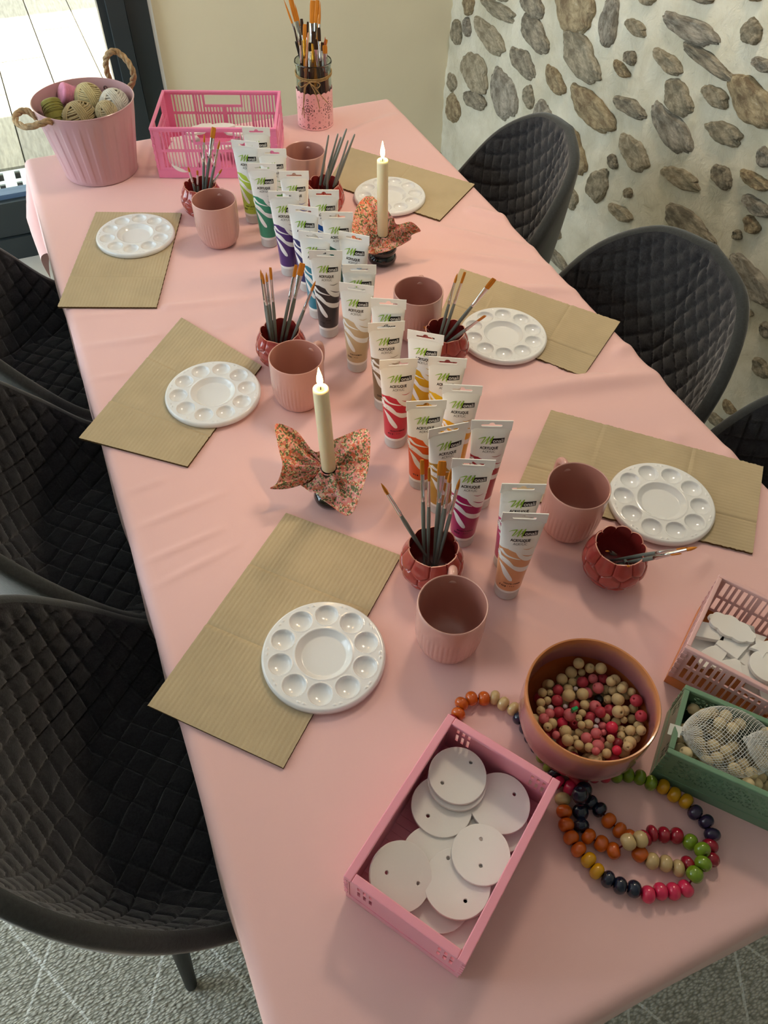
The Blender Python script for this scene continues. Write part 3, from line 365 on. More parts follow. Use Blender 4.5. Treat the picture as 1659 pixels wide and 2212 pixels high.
# ---------------------------------------------------------------- chairs
def chair_meshes():
    A = [0, 30, 55, 80, 100, 120, 140, 160, 180]
    RX = [.255, .235, .18, .08, -.01, -.09, -.175, -.25, -.275]; RY = [0, .155, .220, .247, .254, .250, .215, .128, 0]; RZ = [.450, .452, .462, .487, .535, .64, .765, .845, .87]
    EX = [.23, .21, .15, .06, -.02, -.09, -.14, -.165, -.17]; EY = [0, .115, .160, .170, .168, .155, .125, .07, 0]
    NP, NR = 440, 168
    P = np.zeros((NP, NR, 3)); S = np.zeros((NP, NR)); PH = np.zeros(NP)
    for i in range(NP):
        ph = 2*PI*i/NP; a = abs((ph+PI) % (2*PI)-PI); s_ = 1 if ph <= PI else -1; ad = math.degrees(a)
        R = np.array([catmull(A, RX, ad), s_*catmull(A, RY, ad), catmull(A, RZ, ad)]); E = np.array([catmull(A, EX, ad), s_*catmull(A, EY, ad), .455])
        o = R-E; o[2] = 0; o /= max(np.linalg.norm(o), 1e-6); up_ = R[2]-.455
        C = E + (R-E)*np.array([.5, .5, .06]) + o*min(.012, .05*up_)
        PH[i] = ph
        for j in range(NR):
            r = (j+.5)/NR
            if r < .42: t_ = r/.42; p = np.array([0, 0, .455])*(1-t_)+E*t_; p[2] = .455+.012*math.sin(t_*PI/2)**2*-1+.0
            else:
                t_ = (r-.42)/.58; p = (1-t_)**2*E+2*t_*(1-t_)*C+t_*t_*R; p[2] -= .012*(1-t_)**3
            P[i, j] = p
        S[i, 0] = np.linalg.norm(P[i, 0]-np.array([0, 0, .45]))
        for j in range(1, NR): S[i, j] = S[i, j-1]+np.linalg.norm(P[i, j]-P[i, j-1])
    def normals(P):
        du = np.roll(P, -1, 0)-np.roll(P, 1, 0); dv = np.gradient(P, axis=1); N = np.cross(du, dv); N /= np.maximum(np.linalg.norm(N, axis=2, keepdims=True), 1e-9)
        if N[0, 20, 2] < 0: N = -N
        return N
    N = normals(P)
    px = S*np.cos(PH)[:, None]; py = S*np.sin(PH)[:, None]; sp = .040
    q1 = (px+py)*.7071/sp; q2 = (px-py)*.7071/sp
    d1 = np.abs(q1-np.round(q1))*sp; d2 = np.abs(q2-np.round(q2))*sp; d = np.minimum(d1, d2)
    edge = np.clip((S[:, -1:]-S-.004)/.010, 0, 1)
    disp = edge*(-.0050*np.exp(-(d/.0024)**2)+.0042*np.sqrt(np.clip(d/(sp/2), 0, 1))) + (1-edge)*.001
    # a seam ring where the seat pad meets the shell
    Q = P+N*disp[..., None]
    b = MB(); b.grid(Q, cu=True); n0 = len(b.v); b.add([tuple(Q[:, 0].mean(0))], []); cidx = n0
    b.f += [(cidx, ((i+1) % NP)*NR, i*NR) for i in range(NP)]; b.m += [0]*NP
    inner = b
    # outer shell
    b = MB(); jj = list(range(0, NR, 5)) + [NR-1]; ii = list(range(0, NP, 4)); Th = .045
    O = []
    for i in ii:
        row = [Q[i, -1]]
        tan = P[i, -1]-P[i, -3]; tan /= np.linalg.norm(tan)
        for k in range(1, 6):
            a = PI*k/6; row.append(P[i, -1]-N[i, -1]*(.012*(1-math.cos(a)))+tan*.010*math.sin(a))
        for j in jj[::-1][1:]:
            r = (j+.5)/NR; th = .025+.018*min(1, (1-r)*3); row.append(P[i, j]-N[i, j]*th)
        O.append(row)
    O = np.array(O); b.grid(O, cu=True); nv = O.shape[1]; n0 = len(b.v); b.add([tuple(O[:, -1].mean(0))], []); b.f += [(n0, i*nv+nv-1, ((i+1) % len(ii))*nv+nv-1) for i in range(len(ii))]; b.m += [0]*len(ii)
    return inner, b
m_q = mat('charcoal wool fabric', '303134', .95, .15, var=.22, vscale=260, bump=.35, bscale=420, sheen=.4)
m_o = mat('charcoal felt fabric', '2E3131', .9, .2, var=.15, vscale=200, bump=.2, bscale=350, sheen=.4)
m_leg = mat('matt black steel', '15181A', .45, .5)
ci, co = chair_meshes(); me_i = ci.mesh('quilted_seat', m_q, 180); me_o = co.mesh('outer_shell', m_o, 180)
def chair(x, y, rz, label):
    t = thing('dining_chair', label, 'chair', (x, y, 0), rz, 'quilted chairs around the table')
    link('quilted_seat', me_i, t); link('outer_shell', me_o, t)
    for sx_, sy_ in ((1, 1), (1, -1), (-1, 1), (-1, -1)):
        b = MB(); b.tube([(sx_*.10, sy_*.13, .425), (sx_*.14, sy_*.20, .0095)], [.021, .011], 14); b.build('leg', m_leg, t, smooth=60)
    return t
CH = [(-.075, .535, 0, 'charcoal quilted tub chair at the near left, one leg showing on the rug'), (-.075, 1.065, 0, 'charcoal quilted tub chair in the middle of the left side of the table'), (-.075, 1.625, 0, 'charcoal quilted tub chair at the far left, nearest the glazed door'),
 (.90, .45, PI, 'charcoal quilted tub chair at the right edge of the photo, mostly cut off'), (.865, .985, PI, 'charcoal quilted tub chair in the middle of the right side by the stone wall'), (.88, 1.60, PI-.25, 'charcoal quilted tub chair farthest back on the right, beside the wall corner')]
for a in CH: chair(*a)
# ---------------------------------------------------------------- cardboard sheets
m_cb = mat('kraft cardboard', 'BBA98A', .85, .15, var=.05, vscale=14, bump=.12, bscale=500)
m_cbe = mat('cut cardboard edge', '5E4A30', .9, .1)
CREASE = [[.32, .70], [.36, .72], [.30, .62], [.5], [.25, .7], [.26, .68]]
CBL = ['grey brown cardboard sheet under the far left palette, folded twice', 'cardboard sheet under the middle left palette, its tip past the table edge', 'largest looking cardboard sheet in the near left, under the nearest palette', 'cardboard sheet at the far right behind the burning candle', 'cardboard sheet in the middle of the right side of the table', 'cardboard sheet at the near right with a long fold, beside the handled mug']
for k, q in enumerate(DATA['card']):
    q = [Vector((a[0], a[1], 0)) for a in q]
    # order: far-left, far-right, near-right, near-left ; long direction found by edge length
    e1 = ((q[1]-q[0]).length+(q[2]-q[3]).length)/2; e2 = ((q[3]-q[0]).length+(q[2]-q[1]).length)/2
    if e1 > e2: q = [q[3], q[0], q[1], q[2]]
    na, nl = 130, 110; rj = random.Random(k)
    def top(i, j):
        u, v = i/na, j/nl; p = (q[0]*(1-u)+q[1]*u)*(1-v)+(q[3]*(1-u)+q[2]*u)*v
        z = .7545+.00022*math.sin(u*2*PI*30)
        for cr in CREASE[k]: z -= .0014*math.exp(-((v-cr)/.007)**2)-.0009*math.exp(-((v-cr-.016)/.010)**2)
        if k in (4, 5): z -= .0012*math.exp(-((u-.33)/.012)**2)-.0008*math.exp(-((u-.355)/.015)**2)
        jit = .0009*math.sin(j*2.1+k)*math.sin(j*.9)*(1 if i in (0, na) else 0)
        return (p.x+jit, p.y+jit*.6, z)
    G = [[top(i, j) for j in range(nl+1)] for i in range(na+1)]; b = MB(); b.grid(G)
    ring = [(i, 0) for i in range(na)] + [(na, j) for j in range(nl)] + [(i, nl) for i in range(na, 0, -1)] + [(0, j) for j in range(nl, 0, -1)]
    tp = [G[i][j] for i, j in ring]; m_ = len(tp)
    b.add(tp+[(x, y, .7508) for x, y, z in tp], [(i, (i+1) % m_, m_+(i+1) % m_, m_+i) for i in range(m_)] + [tuple(range(m_, 2*m_))], 1)
    o = b.build('cardboard_sheet', [m_cb, m_cbe], smooth=30)
    tag(o, CBL[k], 'cardboard')
# ---------------------------------------------------------------- palettes
m_pal = mat('glossy white plastic', 'E9EAEC', .18, .5, coat=.4, sss=.0)
def palette_mesh():
    NA, NRD = 300, 96; Rr = .085; rows = []
    for j in range(NRD+1):
        r = Rr*j/NRD; row = []
        for i in range(NA):
            a = 2*PI*i/NA; x, y = r*math.cos(a), r*math.sin(a); z = .0098
            if r < .041: z -= .0075*min(1, max(0, (.0385-r)/.008))**.8 if r < .0385 else 0
            if .0385 <= r < .041: z += .0004
            for k in range(10):
                wa = 2*PI*k/10; d = math.hypot(x-.0605*math.cos(wa), y-.0605*math.sin(wa))
                if d < .0158: z -= .0085*math.sqrt(max(0, 1-(d/.0158)**2))*(1 if d < .0150 else .8)
                elif d < .0172: z += .0004
                for q in (-.05, .05):
                    ba = wa+PI/10+q; db = math.hypot(x-.0775*math.cos(ba), y-.0775*math.sin(ba))
                    if db < .0016: z += .0012*math.sqrt(1-(db/.0016)**2)
            if r > .0815: z -= .0035*((r-.0815)/.0035)**2
            row.append((x, y, z))
        rows.append(row)
    rows.append([(x*1.003, y*1.003, .0015) for x, y, z in rows[-1]]); rows.append([(x*.97, y*.97, 0) for x, y, z in rows[-2]]); rows.append([(0, 0, 0)]*NA)
    b = MB(); b.grid(np.array(rows), cv=True); return b.mesh('palette', m_pal, 180)
pm = palette_mesh()
PL = ['round white ten-well paint palette nearest the camera, on the large near left cardboard', 'round white paint palette on the middle left cardboard', 'round white paint palette on the far left cardboard', 'round white paint palette partly hidden by the far candle', 'round white paint palette in the middle of the right side beside the brush pot', 'round white paint palette at the near right, beside the handled mug']
for k, q in enumerate(DATA['pal']):
    z = .7547; o = link('paint_palette', pm, None, (q[0], q[1], z)); o.rotation_euler = (0, 0, math.radians([65.3, 60, 70, 55, 62, 75][k])); tag(o, PL[k], 'palette', 'ten-well palettes at each place')
# ---------------------------------------------------------------- mugs
m_mug = mat('dusty rose glaze', 'D2A298', .22, .5, var=.03, vscale=8, coat=.3)
m_mugi = mat('mug inner glaze', 'B98378', .25, .5, coat=.3)
def mug_mesh():
    prof = [(.030, 0), (.033, .0012), (.0375, .006), (.0415, .013), (.0445, .024), (.046, .036), (.0467, .05), (.0468, .060), (.0468, .064), (.0469, .080), (.0470, .096), (.0467, .0992), (.0457, .1), (.0447, .0992)]
    pi_ = [(.0440, .096), (.0434, .06), (.0425, .035), (.040, .018), (.034, .009), (.024, .006), (.022, .0052), (.004, .005)]
    # densify
    def dens(p, n):
        o = []
        for a, c_ in zip(p[:-1], p[1:]): o += [(a[0]+(c_[0]-a[0])*k/n, a[1]+(c_[1]-a[1])*k/n) for k in range(n)]
        return o+[p[-1]]
    def fn(r, z, a):
        wgt = max(0, min(1, (z-.006)/.008))*max(0, min(1, (.066-z)/.004))
        return (r+(.00055*abs(math.sin(a*22))-.0004)*wgt, z)
    b = MB(); b.lathe(dens(prof, 3), 264, 0, fn); b.lathe([prof[-1]]+pi_, 96, 1, cap0=False, cap1=True); return b.mesh('body', [m_mug, m_mugi], 60)
mm = mug_mesh()
bh = MB(); hp = path([(.044, 0, .082), (.058, 0, .086), (.070, 0, .078), (.073, 0, .058), (.068, 0, .038), (.056, 0, .028), (.044, 0, .027)], 26)
bh.tube(hp, [.0062]*len(hp), 14); me_h = bh.mesh('handle', m_mug, 180)
MUG = [((.312,.454), 62, 'rose pink ribbed mug in front, between the red pot and the bead bowl'), ((.578,.567), 78, 'rose pink ribbed mug with a handle standing on the near right cardboard'), ((.286,1.001), 35, 'rose pink ribbed mug behind the near candle flame'), ((.294,1.553), 60, 'rose pink ribbed mug at the far left, in front of a brush pot'), ((.561,1.096), 60, 'rose pink ribbed mug right of the paint tubes at mid table'), ((.545,1.686), 60, 'rose pink mug behind the paint tubes by the far pink crate')]
for (x, y), an, lb in MUG:
    t = thing('mug', lb, 'mug', (x, y, .7507), math.radians(an), 'rose ribbed mugs'); link('body', mm, t); link('handle', me_h, t)
# ---------------------------------------------------------------- red petal pots
m_pot = mat('coral red glaze', 'A8453F', .16, .5, var=.10, vscale=16, coat=.6); m_poti = mat('pot inner glaze', '8E2F2E', .2, .5, coat=.4); m_rim = mat('worn pot rim', 'D79A88', .3, .5)
def pot_mesh():
    NA, NZ = 216, 60; cents = []
    for row, (zc_, n_p, off) in enumerate(((.012, 9, 0), (.036, 9, .5), (.060, 9, 0))):
        for k in range(n_p): cents.append(((k+off)*2*PI/9, zc_))
    def Rz(z): return interp(z, [0, .004, .012, .022, .036, .048, .058, .066, .072], [.022, .028, .0365, .0425, .0455, .0445, .0405, .0365, .0345])
    rows = []
    for j in range(NZ+1):
        row = []
        for i in range(NA):
            a = 2*PI*i/NA; zt = .0715+.0045*abs(math.cos(a*4.5))**.7-.002; z = zt*j/NZ
            ds = sorted(math.hypot(((a-ca+PI) % (2*PI)-PI)*.040, (z-cz)*1.0) for ca, cz in cents)
            g = ds[1]-ds[0]; bul = .0022*math.sqrt(min(1, g/.014))-.0018*math.exp(-(g/.0016)**2)
            fade = min(1, z/.006)
            r = Rz(z)+bul*fade; row.append((r*math.cos(a), r*math.sin(a), z))
        rows.append(row)
    b = MB(); b.grid(np.array(rows), 0, cv=True); b.add([p for p in rows[0]], [tuple(range(NA))[::-1]])
    top = np.array(rows[-1]); inn = top.copy(); inn[:, :2] *= .955
    b.grid(np.array([top, inn]), 2, cv=True)
    R2 = [inn]
    for zz, k in ((.060, 1.06), (.045, 1.18), (.030, 1.18), (.016, 1.02), (.008, .8), (.006, .02)):
        R2.append(np.array([(.0325*k*math.cos(2*PI*i/NA), .0325*k*math.sin(2*PI*i/NA), zz) for i in range(NA)]))
    b.grid(np.array(R2), 1, cv=True); return b.mesh('flower_pot', [m_pot, m_poti, m_rim], 50)
pme = pot_mesh()
PT = {'p5': 'glossy coral red petal pot in front, holding six upright brushes', 'p6': 'glossy coral red petal pot at the right with brushes leaning out to the right', 'p3': 'glossy coral red petal pot left of mid table, behind the mug near the candle', 'p4': 'glossy coral red petal pot behind the yellow tubes, beside the right middle palette', 'p1': 'glossy coral red petal pot at the far left behind a mug', 'p2': 'glossy coral red petal pot at the far right of the tubes, brushes with handles up'}
for k, (x, y) in DATA['pot'].items():
    o = link('petal_pot', pme, None, (x, y, .7507)); o.rotation_euler = (0, 0, {'p5': .3, 'p6': .8}.get(k, .5)); tag(o, PT[k], 'pot', 'coral petal pots')
# ---------------------------------------------------------------- paint brushes
HC = {'grey': mat('grey lacquered wood', '6F7672', .3, .5, coat=.3), 'natural': mat('bare beech wood', 'C79E6C', .5, .3, var=.08, vscale=60), 'dark': mat('dark brown lacquer', '3A2A20', .3, .5), 'yellow': mat('amber lacquered wood', 'D8902A', .3, .5), 'black': mat('black lacquer', '1C1A19', .3, .5), 'brown': mat('brown lacquer', '6B4524', .35, .5), 'orange': mat('salmon lacquered wood', 'D8956A', .35, .4), 'red': mat('red lacquer', 'B32820', .3, .5)}
m_fer = mat('polished ferrule', 'D8D9DA', .16, .5, metal=1); m_ferg = mat('brass ferrule', 'D9A23E', .2, .5, metal=1)
m_bri = mat('golden synthetic bristle', 'C67A22', .5, .3, var=.25, vscale=300, stretch=(1, 1, .05)); m_brd = mat('dark brown bristle', '3C2819', .6, .2, var=.2, vscale=300, stretch=(1, 1, .05)); m_brr = mat('rust bristle', 'A8502A', .55, .3)
BR_CACHE = {}
def brush(base, tip, kind, wd, col='grey', label='', group=None, name='paint_brush', roll=None):
    base = Vector(base); tip = Vector(tip); L = round((tip-base).length, 3)
    up_ = kind == 'up'; kk = (L, kind, wd, col)
    if kk not in BR_CACHE:
        hl = L*.66; fl = min(.042, L*.24); bl = L-hl-fl
        rr = .0026*(.75+.45*wd) if kind != 'flat' else .0026*(.9+.45*wd)
        b1 = MB(); b1.lathe([(.0012, 0), (.0019, .004), (rr*.72, hl*.25), (rr*1.0, hl*.62), (rr*1.08, hl*.85), (rr*.86, hl)], 12, cap1=True)
        h_ = b1.mesh('handle', HC[col], 60)
        r0 = rr*.9; prof = [(r0, hl-.001), (r0*1.0, hl+.002), (r0*1.14, hl+.003), (r0, hl+.004), (r0*1.14, hl+.0055), (r0, hl+.007), (r0*.97, hl+fl*.5), (r0*.9, hl+fl)]
        W = .0058*wd if kind == 'flat' else 0
        def fn(r, z, a):
            return (r, z)
        def flt(mb):
            if kind != 'flat': return
            nv = []
            for (x, y, z) in mb.v:
                t_ = max(0, min(1, (z-hl-.007)/(fl-.007))); sx_ = 1+(W/r0-1)*t_ ; sy_ = 1-.62*t_
                if z > hl+.007: x, y = x*sx_, y*sy_
                nv.append((x, y, z))
            mb.v = nv
        b2 = MB(); b2.lathe(prof, 16, cap1=True); flt(b2)
        b3 = MB()
        if kind == 'flat': b3.lathe([(r0*.86, hl+fl-.001), (r0*.95, hl+fl+bl*.3), (r0*.95, hl+fl+bl*.8), (r0*.80, L)], 16, cap1=True); flt(b3)
        else: b3.lathe([(r0*.8, hl+fl-.001), (r0*.92, hl+fl+bl*.3), (r0*.6, hl+fl+bl*.7), (.0002, L)], 12, cap1=True)
        bm_ = m_brd if col in ('dark', 'brown', 'black') else m_brr if col == 'red' else m_bri
        BR_CACHE[kk] = (h_, b2.mesh('ferrule', m_ferg if col in ('brown', 'yellow') else m_fer, 60), b3.mesh('bristles', bm_, 60))
    t = thing(name, label, 'brush', base, 0, group)
    d = (tip-base).normalized()
    if up_: d = -d; t.location = tip
    q = d.to_track_quat('Z', 'Y'); e = q.to_euler(); Mx = q.to_matrix().to_4x4()
    # turn the flat side towards the room's middle
    ax = Mx.inverted() @ Vector((math.cos(-_y), math.sin(-_y), 0)); an = math.atan2(ax.y, ax.x)+(roll or 0)
    t.rotation_euler = (Mx @ Matrix.Rotation(an, 4, 'Z')).to_euler()
    for me in BR_CACHE[kk]: link(me.name.split('.')[0], me, t)
    return t
PN_ = {'p5': 'front coral pot', 'p6': 'right coral pot', 'p3': 'coral pot left of mid table', 'p4': 'coral pot behind the yellow tubes', 'p1': 'far left coral pot', 'p2': 'far right coral pot'}
BL = {'p5': ['thin grey brush leaning far left out of the %s', 'medium flat grey brush, leftmost upright one in the %s', 'slim grey flat brush left of the widest brush in the %s', 'grey brush with the widest square orange tip in the %s', 'thick pointed grey brush right of the widest one in the %s', 'thin grey round brush leaning farthest right in the %s'],
 'p3': ['leftmost thin grey round brush in the %s', 'second thin grey round brush from the left in the %s', 'third thin grey round brush from the left in the %s', 'small square-tipped grey brush in the %s', 'medium flat-tipped grey brush in the %s', 'widest square-tipped grey brush in the %s', 'pointed brush leaning right out of the %s'],
 'p4': ['thin grey round brush standing leftmost in the %s', 'small flat brush beside the thin one in the %s', 'large flat brush leaning right out of the %s', 'lowest leaning brush in the %s', 'tiny brush tip at the left rim of the %s'],
 'p1': ['thin short brush leaning left in the %s', 'short brush with a small orange tip in the %s', 'thin upright round brush in the %s', 'grey brush with a wide brown square tip in the %s', 'pointed brush right of the wide one in the %s', 'thin brush leaning low to the right in the %s'],
 'p2': ['thin grey brush handle, leftmost in the %s', 'second thin grey brush handle from the left in the %s', 'third grey brush handle from the left in the %s', 'thick tallest grey brush handle in the %s', 'thin grey handle between two thick ones in the %s', 'thick grey brush handle leaning farthest right in the %s', 'shortest grey brush handle in front in the %s'],
 'p6': ['round brush with a long pointed orange tip leaning out of the %s', 'flat brush behind the pointed one leaning right out of the %s', 'lowest brush of the three leaning right out of the %s', 'brush tip resting on the left rim of the %s', 'brush tip resting on the front rim of the %s']}
for k, lst in DATA['brush'].items():
    for i, (ba, tp, kind, wd) in enumerate(lst):
        if k == 'p6':
            hv = Vector((tp[0]-ba[0], tp[1]-ba[1], 0)).normalized(); of = [-.007, 0, .007, -.005, .006][i]; ba = [ba[0]-hv.y*of, ba[1]+hv.x*of, ba[2]+(.014 if i > 2 else 0)]
        brush(ba, tp, kind, wd, 'grey', BL[k][i] % PN_[k], 'brushes in the ' + PN_[k])
# ---------------------------------------------------------------- jar with lace sleeve
jx, jy = DATA['jar']; jar = thing('brush_jar', 'glass jar in a pink lace-cut sleeve tied with twine, holding many brushes', 'jar', (jx, jy, .7507))
m_jg = mat('smoky glass', 'C9D2CC', .04, .5, trans=1, ior=1.3)
b = MB(); b.lathe([(.043, 0), (.0455, .003), (.0455, .145), (.0475, .150), (.0482, .154), (.0470, .157), (.0450, .156), (.0438, .152), (.0432, .145), (.0432, .006), (.004, .005)], 64, cap1=True); b.build('glass', m_jg, jar, smooth=60)
def lace(x, z):
    # x along the circumference, z up; motifs cut out of the sleeve
    W = .0305*1; zz = z
    if zz > .088+.0035*abs(math.sin(x/ .0148*PI)): return True
    def fl(cx, cz, R, n, r0=.15, wd=.32):
        dx = (x-cx+W*5) % (W*10)-W*5; dz = zz-cz; r = math.hypot(dx, dz)/R
        if r > 1.02: return False
        a = math.atan2(dz, dx)*n/(2*PI); f_ = abs(a-round(a))
        return r0 < r < .55 and f_*r*2*PI/n < wd*.30*math.sin(min(1, (r-r0)/(.55-r0))*PI)+.02 and r > r0+.04
    def ringp(cx, cz, R, n):
        dx = (x-cx); dx = (dx+.1525) % .305-.1525; dz = zz-cz; r = math.hypot(dx, dz)/R; a = math.atan2(dz, dx)*n/(2*PI)+.5; f_ = abs(a-round(a)); rr = .72+.10*math.cos(f_*2*PI)
        return abs(r-rr) < .085 and f_ > .13
    P_ = .061; cx = round(x/P_)*P_; xx = x-cx
    def petal(cx_, cz_, R, n):
        dx = x-cx_; dz = zz-cz_; r = math.hypot(dx, dz)
        if r > R or r < R*.18: return False
        a = math.atan2(dz, dx)*n/(2*PI); f_ = abs(a-round(a))*2*PI/n*r
        return f_ < R*.16*math.sin((r-R*.18)/(R*.82)*PI)
    if petal(cx, .050, .0085, 8): return True
    dx = xx; dz = zz-.050; r = math.hypot(dx, dz); a = math.atan2(dz, dx)*8/(2*PI); f_ = abs(a-round(a))
    if abs(r-(.0118-.0015*math.cos(f_*2*PI))) < .0011 and f_ < .36: return True
    if abs(r-.0172) < .0010 and f_ < .22: return True
    for cz in (.012, .026, .075):
        if petal(cx, cz, .0046, 8): return True
    for (ox, oz) in ((.0305, .050), (.0305, .02), (.0305, .075)):
        if petal(cx+ox, oz, .0040, 6) or petal(cx-ox, oz, .0040, 6): return True
    for (ox, oz) in ((.011, .072), (.018, .078), (.018, .066), (.012, .029), (.019, .033), (.012, .018), (.02, .025), (.02, .010), (.024, .043), (.024, .057)):
        for s_ in (-1, 1):
            if math.hypot(xx-s_*ox, zz-oz) < .00095: return True
    if zz < .008 and abs(math.hypot(((x+.0076) % .01525)-.0076, zz-.0025)-.0035) < .0009 and zz > .003: return True
    return False
b = MB(); RS = .0468; CW = 2*PI*RS
b.cells(330, 105, CW, .0925, .0007, lambda x, z: lace(x*.305/CW, z), place=lambda x, y, z: ((RS+.0007-y)*math.cos(x/RS+.2), (RS+.0007-y)*math.sin(x/RS+.2), z+.001))
b.build('lace_sleeve', mat('pink painted metal', 'F4BABD', .4, .4), jar, smooth=30)
b = MB(); b.lathe([(.0480, .0), (.0486, .001), (.0480, .0022), (.0472, .0022)], 64); b.build('base_ring', MATS['pink painted metal'], jar, smooth=30)
m_tw = mat('jute twine', 'A98A5C', .95, .1, var=.2, vscale=200, bump=.6, bscale=500)
b = MB()
for dz, ph in ((0, 0), (.003, .5), (-.003, 1)): b.tube([(.0468*math.cos(a), .0468*math.sin(a), .128+dz+.004*math.cos(a-4.2)*-1) for a in np.linspace(0, 2*PI, 48, endpoint=False)], .0011, 6, closed=True)
fr = Vector((math.cos(-PI/2-.55), math.sin(-PI/2-.55), 0)); sd_ = Vector((-fr.y, fr.x, 0)); bc = fr*.049+Vector((0, 0, .122))
def bow(pts): return path([bc+sd_*a+fr*(-.6*a*a/.05+.003+c_)+Vector((0, 0, z)) for a, c_, z in pts], 26)
for pts in ([(0, 0, 0), (.012, .002, .004), (.026, .002, -.004), (.020, .004, -.012), (.008, .003, -.004), (0, 0, 0)], [(0, 0, 0), (-.012, .002, .003), (-.030, .004, -.006), (-.022, .006, -.012), (-.009, .003, -.004), (0, 0, 0)], [(0, 0, 0), (.010, .003, -.015), (.018, .004, -.035), (.024, .006, -.062)], [(0, 0, 0), (.014, .003, -.012), (.028, .006, -.03), (.044, .014, -.05)], [(0, 0, 0), (-.010, .004, -.012), (-.016, .004, -.045), (-.024, .008, -.08)], [(0, 0, 0), (-.012, .004, -.010), (-.018, .005, -.05), (-.018, .005, -.088)]):
    pp = bow(pts); b.tube(pp, .0010, 6)
b.lathe([(.0005, -.003), (.003, -.001), (.003, .001), (.0005, .003)], 10, center=tuple(bc)); b.build('twine_bow', m_tw, jar, smooth=180)
JL = {'natural': 'bare wood', 'dark': 'dark brown', 'yellow': 'amber', 'black': 'black', 'brown': 'brown', 'orange': 'salmon', 'red': 'red'}
for i, (ba, tp, kind, col, wd) in enumerate(DATA['jarbrush']):
    brush(ba, tp, kind, wd, col, '%s %s %s brush at the %s of the bunch in the lace jar' % ('tall' if tp[2] > 1.0 else 'mid-height' if tp[2] > .96 else 'short', JL[col], {'flat': 'flat', 'round': 'round', 'up': 'handle-up'}[kind], 'left' if tp[0] < .675 else 'right' if tp[0] > .715 else 'middle'), 'brushes in the lace jar')
# ---------------------------------------------------------------- paint tubes
m_tw_ = mat('white tube plastic', 'ECECE8', .28, .5, coat=.2); m_cap = mat('frosted cap plastic', 'DADAD8', .3, .5, alpha=.78); m_crimp = mat('white crimped seam', 'ECECEA', .4, .4)
m_pk = mat('black print', '141416', .4, .4); m_pw = mat('white print', 'EDEDEA', .35, .4); m_pg = mat('lime green print', '8DB82E', .4, .4); m_pgr = mat('grey print', '3A3A3C', .4, .4)
TH = .180
def ta(z): return interp(z, [.018, .022, .05, .09, .13, .166], [.0185, .0190, .0205, .0235, .0265, .0292])
def tbk(z): return interp(z, [.018, .022, .05, .09, .13, .15, .166], [.0185, .0185, .0170, .0135, .0085, .0052, .0010])
def tsurf(X, z, off=0):  # X in metres across the front
    a = ta(z); q = max(-.999, min(.999, X/a)); return (X, -(tbk(z)*math.sqrt(1-q*q))-off, z)
def tube_body():
    zs = sorted(set(list(np.linspace(.018, .166, 60))+[.1135, .0245])); rows = []; NA = 72
    for z in zs: rows.append([(ta(z)*math.cos(2*PI*i/NA), tbk(z)*math.sin(2*PI*i/NA), z) for i in range(NA)])
    b = MB(); P_ = np.array(rows); nz__ = len(zs)
    for j in range(nz__-1):
        for i in range(NA): pass
    fs = []; ms = []
    for j in range(nz__-1):
        for i in range(NA):
            fs.append((j*NA+i, j*NA+(i+1) % NA, (j+1)*NA+(i+1) % NA, (j+1)*NA+i)); zc_ = (zs[j]+zs[j+1])/2; xx = ta(zc_)*math.cos(2*PI*(i+.5)/NA)
            lim = .1135
            ms.append(1 if zc_ < lim and zc_ > .0245 else 0)
    fs.append(tuple(range(NA))[::-1]); ms.append(0); b.add(P_.reshape(-1, 3), fs, ms); return b.mesh('body', [m_tw_, m_tw_], 60)
tbm = tube_body()
b = MB(); b.lathe([(.0165, 0), (.0178, .001), (.0182, .003), (.0182, .016), (.0188, .018), (.0188, .0195), (.014, .020)], 48, cap1=True); cap_me = b.mesh('cap', m_cap, 40)
b = MB()
def hanger(x, z): 
    x -= .030; return (abs(x) < .0135 and abs(z-.0095) < .0021) or math.hypot(abs(x)-.0135, z-.0095) < .0021 or math.hypot(x, z-.0105) < .0046 and z > .009
b.cells(120, 38, .060, .0190, .0014, hanger, place=lambda x, y, z: (x-.030, y-.0007, .1620+z))
crimp_me = b.mesh('crimped_end', m_crimp, 30)
def ribbon(b, pts, mi, off=.00022, n=10):
    # pts: (X fraction of half width, z, width m)
    P3 = path([(p[0], p[1], p[2]) for p in pts], n*(len(pts)-1)); L = []; R_l = []
    for i, p in enumerate(P3):
        a = P3[max(0, i-1)]; c_ = P3[min(len(P3)-1, i+1)]; hw = ta(p.y); dx = (c_.x-a.x)*hw; dz = c_.y-a.y; l = math.hypot(dx, dz) or 1; nx, nz_l = -dz/l, dx/l; wd = max(p.z, .0001)/2
        L.append((p.x*hw+nx*wd, p.y+nz_l*wd)); R_l.append((p.x*hw-nx*wd, p.y-nz_l*wd))
    vs = []; K = 5
    for l, r in zip(L, R_l):
        for k in range(K): vs.append(tsurf(l[0]+(r[0]-l[0])*k/(K-1), l[1]+(r[1]-l[1])*k/(K-1), off))
    fs = [(i*K+k, i*K+k+1, (i+1)*K+k+1, (i+1)*K+k) for i in range(len(L)-1) for k in range(K-1)]; b.add(vs, fs, mi)
def patch(b, x0, z0, x1, z1, mi, off, sk=0):
    n = 8; vs = [tsurf(x0+(x1-x0)*i/n, z0+(z1-z0)*j/2+sk*(x0+(x1-x0)*i/n), off) for i in range(n+1) for j in range(3)]
    b.add(vs, [(i*3+j, (i+1)*3+j, (i+1)*3+j+1, i*3+j+1) for i in range(n) for j in range(2)], mi)
